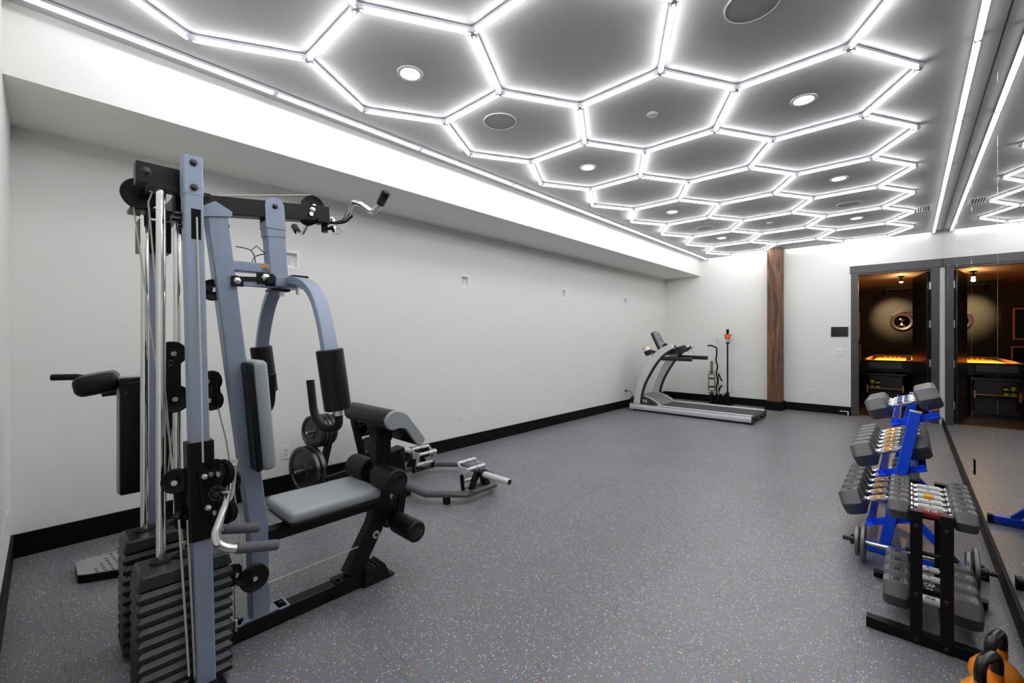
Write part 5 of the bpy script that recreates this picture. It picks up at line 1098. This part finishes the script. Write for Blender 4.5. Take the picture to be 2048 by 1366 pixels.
for (xa, za_, xb, zb) in ((-0.085, 0.824, 0.131, 0.902), (-0.146, 0.497, 0.073, 0.575), (-0.203, 0.170, 0.02, 0.25)):
    d = Vector((xb-xa, 0, zb-za_)).normalized(); n = Vector((-d.z, 0, d.x))
    for (x, z, k) in ((xa, za_, 1), (xb, zb, -1)):
        p = Vector((x, 0, z)); 
        obj('rail', MB().bar([p+d*k*0.02+Vector((0, BA-0.05, 0)), p+d*k*0.02+Vector((0, BB_+0.05, 0))], 0.045, 0.004, up=n).bar([p+d*k*0.035+n*0.03+Vector((0, BA-0.04, 0)), p+d*k*0.035+n*0.03+Vector((0, BB_+0.04, 0))], 0.004, 0.06, up=n), M_BLUE, t, bev=0.001)
tilt = -math.atan2(0.078, 0.216)
def tier(proto, mid, n, y0, dy, where, gname, off):
    n_ = Vector((math.sin(tilt), 0, math.cos(tilt)))
    place_db(proto, [((mid[0]+n_.x*off, y0+dy*k, mid[1]+n_.z*off), (0, tilt, 0)) for k in range(n)], where, gname)
tier(dumbbell_proto('hex_dumbbell', 0.36, 0.132, 0.112, None, M_STK_B, 0.017), (-0.002, 0.864), 3, 3.70, 0.14, 'top tier of the blue rack', 'dumbbells on the blue rack, top tier', 0.092)
tier(dumbbell_proto('hex_dumbbell', 0.385, 0.150, 0.122, None, M_STK_O, 0.018), (-0.058, 0.535), 6, 3.705, 0.155, 'middle tier of the blue rack', 'dumbbells on the blue rack, middle tier', 0.112)
tier(dumbbell_proto('hex_dumbbell', 0.395, 0.158, 0.126, '70', M_STK_O, 0.018), (-0.113, 0.205), 6, 3.71, 0.163, 'lowest tier of the blue rack', 'dumbbells on the blue rack, lowest tier', 0.114)

# loaded short bar between the racks
t = thing('threaded_dumbbell_bar', 'long steel bar with threaded ends lying across behind the small black rack', 'bar', (0.02, 3.36, 0.112))
YB3, ZB3 = 3.40, 0.116
obj('bar_shaft', MB().cyl((-0.20, YB3, ZB3), (0.24, YB3, ZB3), 0.0135, 16), M_STEEL, t)
def thread(x0, x1):
    n = int(abs(x1-x0)/0.008); p = []
    for i in range(n): p += [(0.0105, i*0.008), (0.0135, i*0.008+0.003), (0.0135, i*0.008+0.005)]
    return MB().lathe([(0, 0)]+p+[(0, n*0.008)], (x0, YB3, ZB3), (1 if x1 > x0 else -1, 0, 0), n=14)
M_THR = mat('dark threaded steel', s2l(84, 84, 82), 0.4, metal=0.7); obj('threaded_end', thread(-0.20, -0.315), M_THR, t); obj('threaded_end', thread(0.24, 0.350), M_THR, t)
M_PST = mat('worn grey iron', s2l(120, 120, 116), 0.35, metal=0.6)
for i, (x, r_, l) in enumerate(((-0.208, 0.113, 'larger left'), (-0.236, 0.088, 'smaller left'), (0.262, 0.113, 'larger right'), (0.234, 0.088, 'smaller right'))):
    p = thing('iron_plate', 'round grey iron plate on the threaded bar, the %s one' % l, 'weight plate', (x, YB3, ZB3), 'iron plates on the threaded bar')
    obj('plate_disc', MB().lathe([(0.0145, -0.009), (0.03, -0.009), (0.034, -0.005), (r_*0.82, -0.005), (r_*0.88, -0.010), (r_*0.97, -0.010), (r_, -0.006), (r_, 0.006), (r_*0.97, 0.010), (r_*0.88, 0.010), (r_*0.82, 0.005), (0.034, 0.005), (0.03, 0.009), (0.0145, 0.009), (0.0145, -0.009)], (x, YB3, ZB3), X1, n=48), M_PST, p)
for i, (x, l) in enumerate(((-0.262, 'left'), (0.288, 'right'))):
    p = thing('star_collar', 'black star lock collar on the %s end of the threaded bar' % l, 'collar', (x, YB3, ZB3))
    c = MB().lathe([(0.0145, -0.01), (0.022, -0.01), (0.022, 0.01), (0.0145, 0.01), (0.0145, -0.01)], (x, YB3, ZB3), X1, n=20); obj('collar_ring', c, M_BLKG, p)
    for k in range(5):
        a = k*2*math.pi/5; obj('collar_lobe', MB().box((x, YB3+0.026*math.cos(a), ZB3+0.026*math.sin(a)), (0.014, 0.012, 0.012), Euler((a, 0, 0)).to_matrix()), M_BLKG, p, bev=0.002)

# kettlebells
def kettlebell(P, rz_, label):
    t = thing('kettlebell', label, 'kettlebell', P, 'orange kettlebells with black handles')
    P = Vector(P); M_ = Matrix.Rotation(rz_, 3, 'Z')
    obj('body', MB().lathe([(0, 0), (0.048, 0), (0.058, 0.006), (0.070, 0.038), (0.076, 0.065), (0.071, 0.092), (0.056, 0.115), (0.04, 0.130), (0.027, 0.136), (0, 0.138)], P, n=40), M_ORG, t, ang=60)
    for s_ in (1, -1): obj('handle_root', MB().tube([P+M_ @ Vector((s_*0.036, 0, 0.108)), P+M_ @ Vector((s_*0.048, 0, 0.134)), P+M_ @ Vector((s_*0.052, 0, 0.155))], 0.0185, 16), M_ORG, t)
    hp = fillet([P+M_ @ Vector(v) for v in ((-0.052, 0, 0.152), (-0.056, 0, 0.192), (-0.04, 0, 0.224), (0.04, 0, 0.224), (0.056, 0, 0.192), (0.052, 0, 0.152))], 0.03, 6)
    obj('handle', MB().tube(hp, 0.0165, 18, up=M_ @ Vector((0, 1, 0))), M_BLKG, t, ang=60)
kettlebell((0.208, 2.29, 0), R(62), 'orange kettlebell with black handle at the bottom edge, nearer the camera')
kettlebell((0.243, 2.475, 0), R(68), 'orange kettlebell with black handle beside the black rack foot, farther one')
